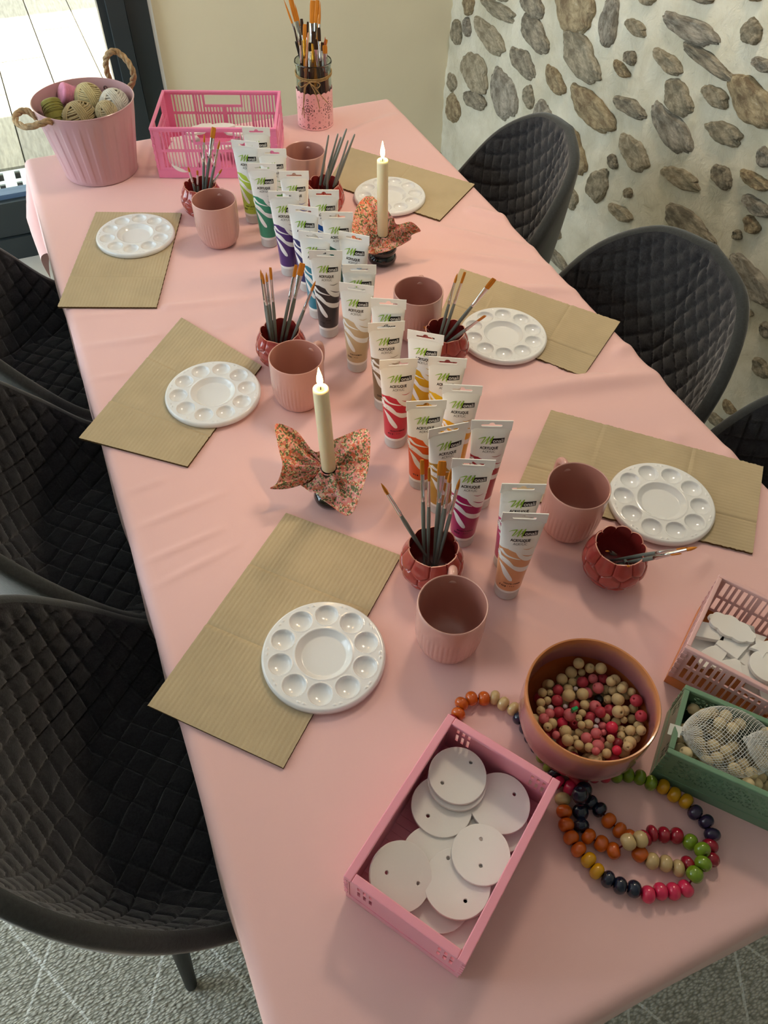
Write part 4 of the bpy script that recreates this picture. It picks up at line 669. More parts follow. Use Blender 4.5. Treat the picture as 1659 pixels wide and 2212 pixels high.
def text(b, s, x, z, size, mi, off=.0003, bold=0, width=None, align='LEFT', serif=0):
    cu = bpy.data.curves.new('t', 'FONT'); cu.body = s; cu.size = size; cu.offset = bold; cu.align_x = align; cu.resolution_u = 3; cu.fill_mode = 'FRONT'
    o = bpy.data.objects.new('t', cu); COL.objects.link(o); bpy.context.view_layer.update(); me = bpy.data.meshes.new_from_object(o.evaluated_get(bpy.context.evaluated_depsgraph_get()))
    xs_ = [v.co.x for v in me.vertices]; x_0, x_1 = min(xs_), max(xs_); k = width/(x_1-x_0) if width else 1
    if align == 'CENTER': f = lambda X: x+(X-(x_0+x_1)/2)*k
    else: f = lambda X: x+(X-x_0)*k
    b.add([tsurf(f(v.co.x), z+v.co.y, off) for v in me.vertices], [tuple(p_.vertices) for p_ in me.polygons], mi)
    bpy.data.objects.remove(o); bpy.data.curves.remove(cu); bpy.data.meshes.remove(me)
b = MB()
patch(b, .0005, .1405, .0215, .1495, 0, .00018, .03)
text(b, 'onali', .0046, .1424, .0092, 1, .0005, .00006, width=.0155)
for pts in ([(-.62, .1475, .0004), (-.45, .1500, .0011), (-.24, .1518, .0014)], [(-.24, .1522, .0014), (-.34, .1460, .0016), (-.46, .1395, .0010)], [(-.40, .1400, .0006), (-.20, .1465, .0010), (-.03, .1530, .0015)], [(-.03, .1532, .0014), (-.12, .1465, .0017), (-.20, .1392, .0012)], [(-.18, .1400, .0006), (.00, .1465, .0010), (.16, .1535, .0014)], [(.16, .1537, .0014), (.08, .1465, .0018), (.03, .1400, .0014), (.10, .1392, .0004)]): ribbon(b, pts, 2, .0006)
text(b, 'ACRYLIQUE', 0, .1300, .0068, 0, .0003, .00022, width=.0270, align='CENTER')
text(b, 'ACRYLIC', .0005, .1235, .0062, 3, .0003, 0, width=.0190, align='CENTER')
# scribbled white swirl over the coloured lower part
for pts in ([(-.55, .1160, .0006), (-.10, .1110, .0040), (.20, .1020, .0062), (.55, .0960, .0085), (.97, .0930, .0095)], [(-.93, .1090, .0050), (-.60, .1010, .0034), (-.10, .0970, .0020), (.25, .0950, .0008)], [(-.50, .1150, .0040), (.20, .1105, .0095), (.98, .1065, .0160)], [(-.95, .0960, .0040), (-.55, .0900, .0062), (-.15, .0810, .0040), (.10, .0765, .0010)], [(-.97, .0900, .0016), (-.60, .0860, .0030), (-.10, .0790, .0062), (.35, .0740, .0092), (.96, .0710, .0098)], [(-.92, .0830, .0008), (-.70, .0740, .0050), (-.45, .0620, .0082), (-.15, .0520, .0064), (-.02, .0490, .0020)], [(-.98, .1040, .0030), (-.93, .0960, .0040), (-.80, .0900, .0040)]): ribbon(b, pts, 1)
print_me = b.mesh('label_print', [m_pk, m_pw, m_pg, m_pgr], 0)
b = MB(); ribbon(b, [(.25, .1165, .0004), (.5, .1150, .0011), (.8, .1175, .0003)], 0, .00035); dash_me = b.mesh('coloured_stroke', [m_pk], 0)
COLR = {'lime': ('B4CE4E', '600', 'VERT JAUNE'), 'grassB': ('7FB06A', '', ''), 'green': ('5FA04C', '', ''), 'teal': ('2E8B6C', '', ''), 'ultramarine': ('2A3A9E', '', ''), 'purple': ('4B2F74', '', ''), 'blue': ('1F4F93', '', ''), 'navy': ('2B3468', '', ''), 'darkgreen': ('2C5A4C', '', ''), 'turquoise': ('2C8098', '', ''), 'lightblue': ('4F9CC8', '', ''), 'black': ('3B3839', '715', 'NOIR'), 'grey': ('8E8E8A', '', ''), 'beige': ('C9B18C', '505', 'PARCHEMIN'), 'white': ('D9DAD4', '', ''), 'taupe': ('7E6A50', '500', ''), 'cadmium': ('D8A81E', '', 'JAUNE DE CADMIUM'), 'yellow': ('E8BE28', '', ''), 'amber': ('E9AE22', '', ''), 'red': ('C62F42', '413', 'MAGENTA PRIMAIRE'), 'orange': ('E25A1E', '414', ''), 'ochre': ('B88A32', '', ''), 'carmine': ('A32230', '', ''), 'magenta': ('A3215A', '802', 'MAGENTA FONCE'), 'pink': ('C44A78', '', ''), 'flesh': ('D99A6C', '103', 'TEINTE CHAIR')}
TN = {'lime': 'lime green paint tube, leftmost at the far end of the tube cluster', 'grassB': 'paint tube farthest back in the cluster, against the pink crate', 'green': 'mid green paint tube behind the teal one', 'teal': 'teal green paint tube with its whole label visible', 'ultramarine': 'ultramarine blue paint tube behind the purple one', 'purple': 'dark purple paint tube in the left row', 'blue': 'royal blue paint tube in front of the far right coral pot', 'navy': 'navy blue paint tube between the purple and turquoise ones', 'darkgreen': 'dark green paint tube left of the far candle bow', 'turquoise': 'turquoise blue paint tube behind the black one', 'lightblue': 'light blue paint tube turned slightly right beside the far candle', 'black': 'black paint tube in the left row', 'grey': 'paint tube behind the beige one with only its logo showing', 'beige': 'beige parchment paint tube right of the black one', 'white': 'paint tube behind the taupe one, beside the mid table mug', 'taupe': 'taupe brown paint tube behind the crimson one', 'cadmium': 'dark yellow paint tube in front of the coral pot, turned right', 'yellow': 'bright yellow paint tube behind the golden one', 'amber': 'golden yellow paint tube behind the ochre one', 'red': 'crimson red paint tube in the left row', 'orange': 'orange paint tube next to the crimson one', 'ochre': 'ochre paint tube turned slightly left, behind the brushes', 'carmine': 'dark carmine red paint tube behind the magenta one', 'magenta': 'magenta paint tube right of the front brushes', 'pink': 'pink paint tube behind the flesh-coloured one', 'flesh': 'flesh-coloured paint tube nearest the camera'}
for nm, x, y, an in DATA['tube']:
    hexc, code, word = COLR[nm]; pm_ = mat('paint ' + nm, hexc, .28, .5, coat=.2)
    t = thing('paint_tube', TN[nm], 'paint tube', (x, y, .7507), math.radians(an), 'acrylic paint tubes in the middle of the table')
    o = link('body', tbm, t); o.material_slots[1].link = 'OBJECT'; o.material_slots[1].material = pm_
    link('cap', cap_me, t); link('crimped_end', crimp_me, t); link('label_print', print_me, t)
    o = link('coloured_stroke', dash_me, t); o.material_slots[0].link = 'OBJECT'; o.material_slots[0].material = pm_
    if code or word:
        b = MB()
        if word: text(b, word, .001, .0405, .0042, 0, .0003, .00006, width=min(.024, .0024*len(word)), align='CENTER')
        if code: text(b, code, -.0150, .0335, .0052, 0, .0003, .0001, width=.0085); patch(b, -.0045, .0335, -.0043, .038, 0, .0003)
        for k in range(3): patch(b, -.0015+k*.0027, .0355, -.0002+k*.0027, .0366, 0, .0003)
        b.build('code_print', m_pk, t, smooth=0)
# ---------------------------------------------------------------- candles with napkin bows
m_wax = mat('ivory wax', 'EFE3BE', .35, .4, sss=.6); m_blk = mat('black glazed holder', '0B0B0C', .08, .6, coat=.5)
m_nap = bpy.data.materials.new('floral print cotton'); m_nap.use_nodes = True; n_ = m_nap.node_tree; L_ = n_.links; pb = n_.nodes['Principled BSDF']; pb.inputs['Roughness'].default_value = .8; pb.inputs['Specular IOR Level'].default_value = .15
tc = n_.nodes.new('ShaderNodeTexCoord')
def vor(sc, feat='F1'):
    v = n_.nodes.new('ShaderNodeTexVoronoi'); v.inputs['Scale'].default_value = sc; L_.new(tc.outputs['Object'], v.inputs[0]); return v
v1 = vor(190); v2 = vor(330); v3 = vor(620)
r1 = n_.nodes.new('ShaderNodeValToRGB'); r1.color_ramp.interpolation = 'CONSTANT'
els = r1.color_ramp.elements; els[0].color = lin('D9867E'); els[1].position = .35; els[1].color = lin('DF9C9A')
for p_, cc in ((.55, 'CF6A50'), (.75, 'E3A79C'), (.88, 'C87A62')): e = els.new(p_); e.color = lin(cc)
s1 = n_.nodes.new('ShaderNodeSeparateColor'); L_.new(v1.outputs['Color'], s1.inputs[0]); L_.new(s1.outputs[0], r1.inputs[0])
s2 = n_.nodes.new('ShaderNodeSeparateColor'); L_.new(v2.outputs['Color'], s2.inputs[0]); g1 = n_.nodes.new('ShaderNodeMath'); g1.operation = 'GREATER_THAN'; g1.inputs[1].default_value = .66; L_.new(s2.outputs[1], g1.inputs[0])
mx1 = n_.nodes.new('ShaderNodeMixRGB'); L_.new(g1.outputs[0], mx1.inputs[0]); L_.new(r1.outputs[0], mx1.inputs[1]); mx1.inputs[2].default_value = lin('6B6E4E')
s3 = n_.nodes.new('ShaderNodeSeparateColor'); L_.new(v3.outputs['Color'], s3.inputs[0]); g2 = n_.nodes.new('ShaderNodeMath'); g2.operation = 'GREATER_THAN'; g2.inputs[1].default_value = .86; L_.new(s3.outputs[2], g2.inputs[0])
mx2 = n_.nodes.new('ShaderNodeMixRGB'); L_.new(g2.outputs[0], mx2.inputs[0]); L_.new(mx1.outputs[0], mx2.inputs[1]); mx2.inputs[2].default_value = lin('DCD3A4'); L_.new(mx2.outputs[0], pb.inputs['Base Color'])
m_fl = mat('candle flame', 'FFD98A', .5, emit=14); m_wick = mat('burnt wick', '1A1512', .9)
def candle(cx, cy, z0, z1, bnd, wide, lbls, lean):
    st = MB()
    if wide: prof = [(.024, 0), (.029, .004), (.031, .011), (.029, .018), (.025, .021), (.029, .025), (.031, .032), (.029, .039), (.018, .043), (.014, z0-.751-.006), (.014, z0-.751-.002), (.002, z0-.751-.0025)]
    else: prof = [(.020, 0), (.0245, .003), (.0265, .011), (.024, .018), (.020, .021), (.023, .025), (.025, .032), (.023, .039), (.016, .044), (.014, z0-.751-.006), (.014, z0-.751-.002), (.002, z0-.751-.0025)]
    st.lathe(prof, 56, cap1=True); o = st.build('candle_holder', m_blk, smooth=70, loc=(cx, cy, .7507)); tag(o, lbls[0], 'candle holder')
    # napkin: gathered ring at the candle foot, four flaring corners
    n = 150; B_ = path([Vector(p) for p in bnd], n, closed=True); hub = Vector((cx, cy, z0+.001)); rows = []; K = 34
    for i, p in enumerate(B_):
        d = p-hub; dh = Vector((d.x, d.y, 0)); dn = dh.normalized(); row = []
        for k in range(K+1):
            t_ = k/K; q = hub+dn*.0128*(1-t_); w_ = t_**.9; pos = q*(1-w_)+p*w_
            sag = -.014*math.sin(t_*PI)**.8*(.6+.4*math.sin(i*.42)); rip = .0035*math.sin(i/n*2*PI*13+math.sin(i*.13)*2)*math.exp(-((t_-.22)/.22)**2)+.0016*math.sin(i/n*2*PI*9+4*t_)*t_
            pos = pos+Vector((0, 0, sag+rip)); pos.z = max(pos.z, .7560)
            r_ = math.hypot(pos.x-cx, pos.y-cy)
            if pos.z < .799 and r_ < .036: pos.z = .799
            row.append(pos-Vector((cx, cy, .7507)))
        rows.append(row)
    b = MB(); G = np.array([[tuple(v) for v in r] for r in rows]); b.grid(G, cu=True)
    G2 = G.copy(); G2[..., 2] -= .0011; b.grid(G2[:, ::-1], cu=True); b.grid(np.stack([G[:, -1], G2[:, -1]], 1), cu=True)
    o = b.build('fabric_bow', m_nap, smooth=180, loc=(cx, cy, .7507)); tag(o, lbls[1], 'napkin')
    t = thing('candle', lbls[2], 'candle', (cx, cy, z0)); t.rotation_euler = lean; H = z1-z0
    b = MB(); b.lathe([(.0100, 0), (.0112, .002), (.0113, H-.006), (.0110, H-.001), (.0100, H), (.0085, H-.0012), (.004, H-.003), (.001, H-.003)], 40, cap1=True); b.build('wax_body', m_wax, t, smooth=60)
    b = MB(); b.tube([(0, 0, H-.004), (.0002, 0, H+.003), (-.0012, 0, H+.0065)], .0008, 6); b.build('wick', m_wick, t)
    b = MB(); b.lathe([(.0006, 0), (.0034, .004), (.0046, .010), (.0040, .017), (.0022, .025), (.0004, .033)], 16, cap1=True, center=(0, 0, H+.003)); b.build('flame', m_fl, t, smooth=180)
    ld = bpy.data.lights.new('candle_glow', 'POINT'); ld.energy = .55; ld.color = (1, .62, .28); ld.shadow_soft_size = .006; lo = bpy.data.objects.new('candle_glow', ld); COL.objects.link(lo); lo.parent = t; lo.location = (0, 0, H+.042)
candle(.2545, .762, .824, .990, DATA['bow'][0], False, ('black round candle holder under the near floral bow', 'large floral napkin bow around the near candle', 'ivory candle with a flame, nearest one, before the mug'), (.0, -.035, 0))
candle(.5985, 1.352, .812, .974, DATA['bow'][1], True, ('black stacked ring candle holder under the far floral bow', 'floral napkin bow around the far candle', 'ivory candle with a flame, farther one, before the right palette'), (0, -.02, 0))
# ---------------------------------------------------------------- crates
def crate(name, label, O, du, L, W, H, rim, holes_long, holes_short, m, mb_=None, base_h=.012, floor_slots=True, nx=None, res=.002):
    # O: front-left corner on the table, du: unit vector along the length; width goes to the left of du
    ang = math.atan2(du[1], du[0]); t = thing(name, label, 'crate', (O[0], O[1], .7507), ang)
    th = .0032; mb_ = mb_ or m; hz = H-base_h
    b = MB(); b.box((0, 0, 0), (L, W, .003)); b.box((0, 0, .003), (L, th, base_h)); b.box((0, W-th, .003), (L, W, base_h)); b.box((0, th, .003), (th, W-th, base_h)); b.box((L-th, th, .003), (L, W-th, base_h))
    for k in range(1, int(L/.011)): b.box((k*.011-.0008, th, .003), (k*.011+.0008, W-th, .0042))
    b.build('base', mb_, t, smooth=0)
    for s_, y0 in ((0, .0008), (1, W-.0008-.0024)):
        b = MB(); b.cells(int(L/res), int(hz/res), L-.008, hz-.004, .0024, lambda x, z: holes_long(x, z, L-.008, hz-.004), place=lambda x, y, z: (x+.004, y+y0, z+base_h)); b.build('long_side', m, t, smooth=0)
    for s_, x0 in ((0, .0008), (1, L-.0008-.0024)):
        b = MB(); b.cells(int(W/res), int(hz/res), W-.008, hz-.004, .0024, lambda x, z: holes_short(x, z, W-.008, hz-.004), place=lambda x, y, z: (y+x0, x+.004, z+base_h)); b.build('short_side', m, t, smooth=0)
    b = MB(); z0, z1 = H-.006, H; r_ = rim
    b.box((-.001, -.001, z0), (L+.001, r_, z1)); b.box((-.001, W-r_, z0), (L+.001, W+.001, z1)); b.box((-.001, r_, z0), (r_, W-r_, z1)); b.box((L-r_, r_, z0), (L+.001, W-r_, z1))
    o = b.build('rim', m, t, smooth=0); md = o.modifiers.new('bevel', 'BEVEL'); md.width = .0012; md.segments = 2
    for x in (.0, L-.005):
        for y in (0, W-.005):
            b = MB(); b.box((x, y, base_h), (x+.005, y+.005, H-.004)); s_ = -.0012 if y == 0 else .0022
            for k in range(5): b.box((x-.0008, y+s_, base_h+.006+k*hz/6), (x+.0056, y+s_+.004, base_h+.012+k*hz/6))
            b.build('corner_post', m, t, smooth=0)
    return t
def vec(a, b_): v = np.array(b_)-np.array(a); return v/np.linalg.norm(v), float(np.linalg.norm(v))
def slots(x, z, L, H, n, handle=True, rows=2, hw=.17, hh=(.70, .93)):
    u = x/L; v = z/H
    if u < .04 or u > .96 or v > .94 or v < .07: return False
    if handle and abs(u-.5) < hw and v > hh[0]-.07: return abs(u-.5) < hw-.015 and hh[0] < v < hh[1]
    if abs(v-(.48)) < .035: return False
    for g in (.25, .5, .75):
        if abs(u-g) < .012: return False
    f = (u*n) % 1; return f < .58
m_pc = mat('candy pink plastic', 'F2A0B2', .3, .5, sss=.15, coat=.1); m_pc2 = mat('hot pink plastic', 'F58FB8', .3, .5, sss=.2, coat=.1); m_pc3 = mat('pale dusty pink plastic', 'E2B4B2', .35, .5, sss=.1); m_peach = mat('peach plastic', 'D9894E', .4, .4, sss=.1); m_gc = mat('sage green plastic', '6F9176', .35, .5)
# far crate: front-left (.233,1.878), direction front edge
du, L = vec((.233, 1.878), (.506, 1.771)); crate('slatted_crate', 'large bright pink slatted crate at the far end of the table, beside the bucket', (.233, 1.878), du, .293, .205, .120, .006, lambda x, z, L, H: slots(x, z, L, H, 36), lambda x, z, L, H: slots(x, z, L, H, 22, hw=.26), m_pc2, base_h=.020)
# near crate: corner order from the data
def hn_long(x, z, L, H):
    v = z/H; u = x/L
    return .42 < v < .86 and .05 < u < .95 and not abs(v-.64) < .05 and (u*30) % 1 < .42
def hn_short(x, z, L, H):
    u = x/L; v = z/H
    if .25 < u < .75: return False
    return .30 < v < .88 and not abs(v-.60) < .045 and ((.06 < u < .22) or (.78 < u < .94)) and (((u-.06) if u < .5 else (u-.78))/.16*3) % 1 < .5
A_, B_, C_, D_ = DATA['crate_near']; du, L = vec(D_, C_); du, L = vec(C_, B_)
crate('slatted_crate', 'small pink crate in front, full of white plaster discs', tuple(C_), du, .217, .146, .085, .009, hn_long, hn_short, m_pc, base_h=.016)
# pale crate
du = np.array([.545, -.839]); crate('slatted_crate', 'pale dusty pink crate at the right edge, full of white plaster shapes', (.559, .285), du, .225, .136, .094, .005, lambda x, z, L, H: slots(x, z, L, H, 26), lambda x, z, L, H: slots(x, z, L, H, 14, handle=False), m_pc3, mb_=m_peach, base_h=.018)
def floral(x, z, L, H):
    u = x/L; v = z/H
    if u < .06 or u > .97 or v < .22 or v > .88: return False
    s_ = .019; gx = x/s_; gz = (z-.5*H)/s_+.5; cx = math.floor(gx)+.5; cz = math.floor(gz)+.5; dx = (gx-cx); dz = gz-cz; r = math.hypot(dx, dz); a = math.atan2(dz, dx)*8/(2*PI); f = abs(a-round(a))
    return (.10 < r < .44 and f < .26*math.sin((r-.08)/.38*PI)+.02) or (abs(abs(dx)-.42) < .06 and abs(abs(dz)-.42) < .06)
du = np.array([.643, -.766]); crate('slatted_crate', 'sage green crate with flower cut-outs at the right edge, holding netted beads', (.462, .184), du, .200, .096, .080, .006, floral, lambda x, z, L, H: hn_short(x, z, L, H), m_gc, base_h=.018, res=.0011)
# ---------------------------------------------------------------- plaster discs in the near crate
m_pl = mat('white air-dry plaster', 'F1EDE9', .6, .3, bump=.1, bscale=120)
def disc_mesh(r, holes, th=.0046, wob=0):
    b = MB(); n = 56; prof = [(r*.97, 0), (r, .0012), (r, th-.0012), (r*.985, th)]
    bm = bmesh.new(); out_ = [bm.verts.new(((r+wob*math.sin(3*a))*math.cos(a), (r+wob*math.sin(3*a))*math.sin(a), 0)) for a in np.linspace(0, 2*PI, n, endpoint=False)]
    ed = [bm.edges.new((out_[i], out_[(i+1) % n])) for i in range(n)]
    for hx, hy in holes:
        l = math.hypot(hx, hy); 
        if l > r-.005: hx, hy = hx*(r-.005)/l, hy*(r-.005)/l
        hv = [bm.verts.new((hx+.0022*math.cos(a), hy+.0022*math.sin(a), 0)) for a in np.linspace(0, 2*PI, 12, endpoint=False)]; ed += [bm.edges.new((hv[i], hv[(i+1) % 12])) for i in range(12)]
    g = bmesh.ops.triangle_fill(bm, edges=ed, use_beauty=True)['geom']; fs = [f for f in g if isinstance(f, bmesh.types.BMFace)]
    for f in fs:
        if f.normal.z > 0: pass
    ex = bmesh.ops.extrude_face_region(bm, geom=fs)['geom']; vv = [v for v in ex if isinstance(v, bmesh.types.BMVert)]; bmesh.ops.translate(bm, verts=vv, vec=(0, 0, th)); bmesh.ops.recalc_face_normals(bm, faces=bm.faces[:])
    me = bpy.data.meshes.new('plaster_disc'); bm.to_mesh(me); bm.free(); me.materials.append(m_pl); return me
def bevel(o, w_=.0006): md = o.modifiers.new('bevel', 'BEVEL'); md.width = w_; md.segments = 2; md.limit_method = 'ANGLE'; md.angle_limit = math.radians(50); return o
DL = {'d5': 'white disc low at the right side of the small pink crate', 'd11': 'bottom disc nearest the camera corner of the small pink crate, one hole', 'd13': 'small bit of disc low in the middle of the small pink crate', 'd10': 'white disc under the right of the big top disc in the small pink crate', 'd12': 'white disc under the left of the big top disc in the small pink crate', 'd4': 'white disc wedged between the upper discs in the small pink crate', 'd6': 'white disc left of centre without visible holes in the small pink crate', 'd2': 'white disc second from the back left of the small pink crate, one hole', 'd3': 'large white disc at the back right of the small pink crate', 'd1b': 'lower disc of the two stacked at the back of the small pink crate', 'd1': 'top disc of the two stacked at the back of the small pink crate', 'd8': 'biggest two-holed disc on top in the middle front of the small pink crate', 'd7': 'two-holed disc on top right of the middle in the small pink crate', 'd9': 'two-holed disc leaning on the left wall of the small pink crate'}
ccx = sum(p[0] for p in DATA['crate_near'])/4; ccy = sum(p[1] for p in DATA['crate_near'])/4
eu, _ = vec(C_, B_); ev = np.array([-eu[1], eu[0]])
for nm, x, y, z, r, hs in DATA['disc']:
    q = np.array([x-C_[0], y-C_[1]]); a_, b_ = q@eu, q@ev; a_ = min(max(a_, r+.0045), .217-r-.0045); b_ = min(max(b_, r+.0045), .146-r-.0045)
    p = np.array(C_)+a_*eu+b_*ev
    o = link('plaster_disc', disc_mesh(r, hs, wob=.0002), None, (p[0], p[1], z)); bevel(o); tag(o, DL[nm], 'plaster disc', 'plaster discs in the small pink crate')
    if nm == 'd9': o.rotation_euler = Matrix.Rotation(math.radians(22), 3, Vector((eu[0], eu[1], 0))).to_euler(); o.location.z += .012; o.location.x -= ev[0]*.002; o.location.y -= ev[1]*.002
# ---------------------------------------------------------------- cast shapes
def outline(kind):
    A = np.linspace(0, 2*PI, 72, endpoint=False)
    if kind == 'disc': return [(.020*math.cos(a), .020*math.sin(a)) for a in A]
    if kind == 'cloud': return [((.030+.0022*abs(math.sin(a*4.5)))*math.cos(a), (.015+.0026*abs(math.sin(a*4.5)))*math.sin(a)) for a in A]
    if kind == 'leaf': return [(.026*math.cos(a), .013*math.sin(a)*abs(math.sin(a/2))**.4*(1.2 if math.sin(a) > 0 else .9)) for a in A]
    if kind == 'square': return [(-.018, -.016), (.018, -.016), (.018, .016), (-.018, .016)]
    if kind == 'house': return [(-.020, -.012), (.016, -.012), (.020, .004), (.008, .013), (-.014, .013), (-.020, .005)]
    if kind == 'mountain': return [(-.030, -.012), (.030, -.012), (.024, .004), (.017, .012), (.010, .004), (.002, .018), (-.010, .003), (-.017, .011), (-.026, .000)]
    if kind == 'arch': return [(.024*math.cos(a), .030*math.sin(a)) for a in np.linspace(0, PI, 30)] + [(-.024, -.014), (-.012, -.014)] + [(-.011*math.cos(a)*1, .010*math.sin(a)-.004) for a in np.linspace(0, PI, 14)] + [(.012, -.014), (.024, -.014)]
    if kind == 'star': return [((.019 if k % 2 == 0 else .0095)*math.cos(PI/5*k), (.019 if k % 2 == 0 else .0095)*math.sin(PI/5*k)) for k in range(10)]
    if kind == 'bird': return [(-.034, .000), (-.022, .007), (-.006, .006), (.008, .014), (.022, .013), (.033, .006), (.028, -.004), (.016, -.013), (-.004, -.015), (-.020, -.008)]
    return [(0, .020), (.004, .018), (.013, -.012), (.010, -.018), (-.010, -.018), (-.013, -.012), (-.004, .018)]
def cast(kind, th=.0055, sc=1):
    pts = [(x*sc, y*sc) for x, y in outline(kind)]; n = len(pts); b = MB(); b.add([(x, y, 0) for x, y in pts]+[(x, y, th) for x, y in pts], [tuple(range(n))[::-1], tuple(range(n, 2*n))]+[(i, (i+1) % n, n+(i+1) % n, n+i) for i in range(n)])
    me = b.mesh('cast', m_pl, 0); return me
WORD = {'disc': 'round', 'cloud': 'scallop-edged cloud', 'leaf': 'leaf', 'square': 'square', 'house': 'house-like block', 'mountain': 'zigzag mountain', 'arch': 'large arch', 'star': 'starfish', 'bird': 'bird', 'cone': 'cone'}
cnt = {}
WHERE = {('disc', 0): 'at the left corner', ('disc', 1): 'half hidden near the middle', ('disc', 2): 'at the right'}
for i, (kd, x, y, z) in enumerate(DATA['plaster']):
    k_ = cnt.get(kd, 0); cnt[kd] = k_+1; o = link('plaster_shape', cast(kd, .0075 if kd in ('house', 'square') else .0055, {'disc': 1.15, 'star': .9}.get(kd, 1)), None, (x, y, z-.004)); o.rotation_euler = ([0, .1, -.08, .12][i % 4]*0, 0, math.radians([-56, -40, -50, 10, 20, -35, -58, 40, -50, 15, 0, 60][i])); bevel(o)
    tag(o, 'white %s plaster shape %s in the pale pink crate' % (WORD[kd], WHERE.get((kd, k_), 'on the pile')), 'plaster shape', 'plaster shapes in the pale crate')
rr_ = random.Random(5)
for i in range(13):   # the lower layer of the pile
    a_, b_ = .03+.165*rr_.random(), .034+.068*rr_.random(); p = np.array([.559, .285])+a_*np.array([.545, -.839])+b_*np.array([.839, .545]); kd = ['disc', 'mountain', 'square', 'bird', 'cloud'][i % 5]
    o = link('plaster_shape', cast(kd, .006), None, (p[0], p[1], .757+.0064*(i % 7))); o.rotation_euler = (0, 0, rr_.uniform(0, 6)); bevel(o); tag(o, 'white plaster %s shape buried low in the pale pink crate' % WORD[kd], 'plaster shape', 'buried plaster shapes in the pale crate')
FL = ['big white disc standing at the left inside the far pink crate', 'white cloud shape at the back left of the far pink crate', 'white leaf shape on top in the far pink crate', 'white cloud shape on the middle of the pile in the far pink crate', 'white square block in the far pink crate', 'white arch shape in the far pink crate', 'white disc at the back right in the far pink crate', 'white disc low at the right in the far pink crate']
for i, (kd, x, y, z) in enumerate(DATA['farplaster']):
    sc_ = [1.9, 1.2, 1.2, 1.4, 1.3, 1.2, 1.2, 1.3][i]; o = link('plaster_shape', cast(kd, .006, sc_), None, (x, y, [.792, .806, .812, .800, .776, .783, .796, .770][i])); o.rotation_euler = ([.9, .15, .3, .1, .3, .2, .3, .1][i] if i == 0 else 0, 0, math.radians([0, 20, -10, -20, 30, -20, 0, 0][i])); bevel(o)
    tag(o, FL[i], 'plaster shape', 'plaster shapes in the far crate')
fu = np.array([.931, -.365]); fv = np.array([.365, .931])
for i in range(16):
    p = np.array([.233, 1.878])+(.045+.20*rr_.random())*fu+(.045+.115*rr_.random())*fv; kd = ['disc', 'cloud', 'square', 'bird'][i % 4]
    o = link('plaster_shape', cast(kd, .006, 1.2), None, (p[0], p[1], .757+.0062*(i % 4))); o.rotation_euler = (0, 0, rr_.uniform(0, 6)); bevel(o); tag(o, 'white plaster %s shape lying low in the far pink crate' % WORD[kd], 'plaster shape', 'buried plaster shapes in the far crate')
# ---------------------------------------------------------------- beads
WOODC = {'natural': ('C2A878', 'C9AE7E'), 'orange': ('C85A12', ''), 'navy': ('141C33', ''), 'green': ('6E8A1E', ''), 'pink': ('D42A56', ''), 'red': ('B82440', ''), 'darkred': ('96142C', ''), 'yellow': ('C8920F', ''), 'purple': ('2E2140', '')}
m_gb = {k: mat('lacquered bead ' + k, v[0], .16, .5, coat=.5, var=.12, vscale=70) for k, v in WOODC.items()}
def bead_mesh(name, sq=.86, hole=.22, n=20):
    b = MB(); h = hole; prof = []
    a0 = math.asin(h); K = 12
    for k in range(K+1):
        a = -PI/2+a0+(PI-2*a0)*k/K; prof.append((max(h, math.cos(a)**(.72 if sq < .9 else 1)), math.sin(a)*sq))
    z0 = prof[0][1]; b.lathe([(h*.9, z0*.6)]+[(h, z0)]+prof[1:-1]+[(h, -z0), (h*.9, -z0*.6)], n, cap0=True, cap1=True); return b.mesh(name, m_gb['natural'], 180)
bme = bead_mesh('bead'); 
for sl in (0,): pass
bme_by = {k: bme.copy() for k in m_gb}
for k, me in bme_by.items(): me.materials.clear(); me.materials.append(m_gb[k])
G = DATA['garland']; ns = DATA['strands'] + [len(DATA['garland'])]; t = thing('bead_garland', 'long looped garland of large multicoloured wooden beads between the pink crate and the bowl', 'garland', (.36, .17, .7507))
m_cord = mat('dark red cord', '6B1226', .8, .2); starts = [0]+ns[:-1]; RB = .0098; allp = []
for s0, s1 in zip(starts, ns):
    pts = [Vector((g[0], g[1], .7505+RB)) for g in G[s0:s1]]; allp.append(pts)
flat_ = [p for s_ in allp for p in s_]
order = [i for s_ in (0, 1, 3, 2, 4) for i in range(starts[s_], ns[s_])]
for q_, i in enumerate(order):      # where strands cross, the later strand rides on top of the earlier one
    for j in order[:q_]:
        d = (flat_[i].xy-flat_[j].xy).length
        if abs(i-j) > 1 and d < RB*1.55 and abs(flat_[i].z-flat_[j].z) < RB*1.5:
            flat_[i].z = flat_[j].z+math.sqrt(max(0, (RB*1.9)**2-d*d))*.9
k = 0
for s0, s1, pts in zip(starts, ns, allp):
    b = MB(); b.tube([p-t.location for p in path(pts, len(pts)*3)], .0011, 6); b.build('cord', m_cord, t)
    for i, p in enumerate(pts):
        a = pts[max(0, i-1)]; c_ = pts[min(len(pts)-1, i+1)]; dirv = (c_-a).normalized(); col = G[s0+i][2]; gap = (c_-a).length/2 if 0 < i < len(pts)-1 else (c_-a).length
        o = link('bead', bme_by[col], t, p-t.location); o.scale = (RB, RB, min(RB*1.25, gap/2/.86*1.02)); o.rotation_euler = dirv.to_track_quat('Z', 'Y').to_euler(); o['label'] = col + ' wooden bead'
b = MB()
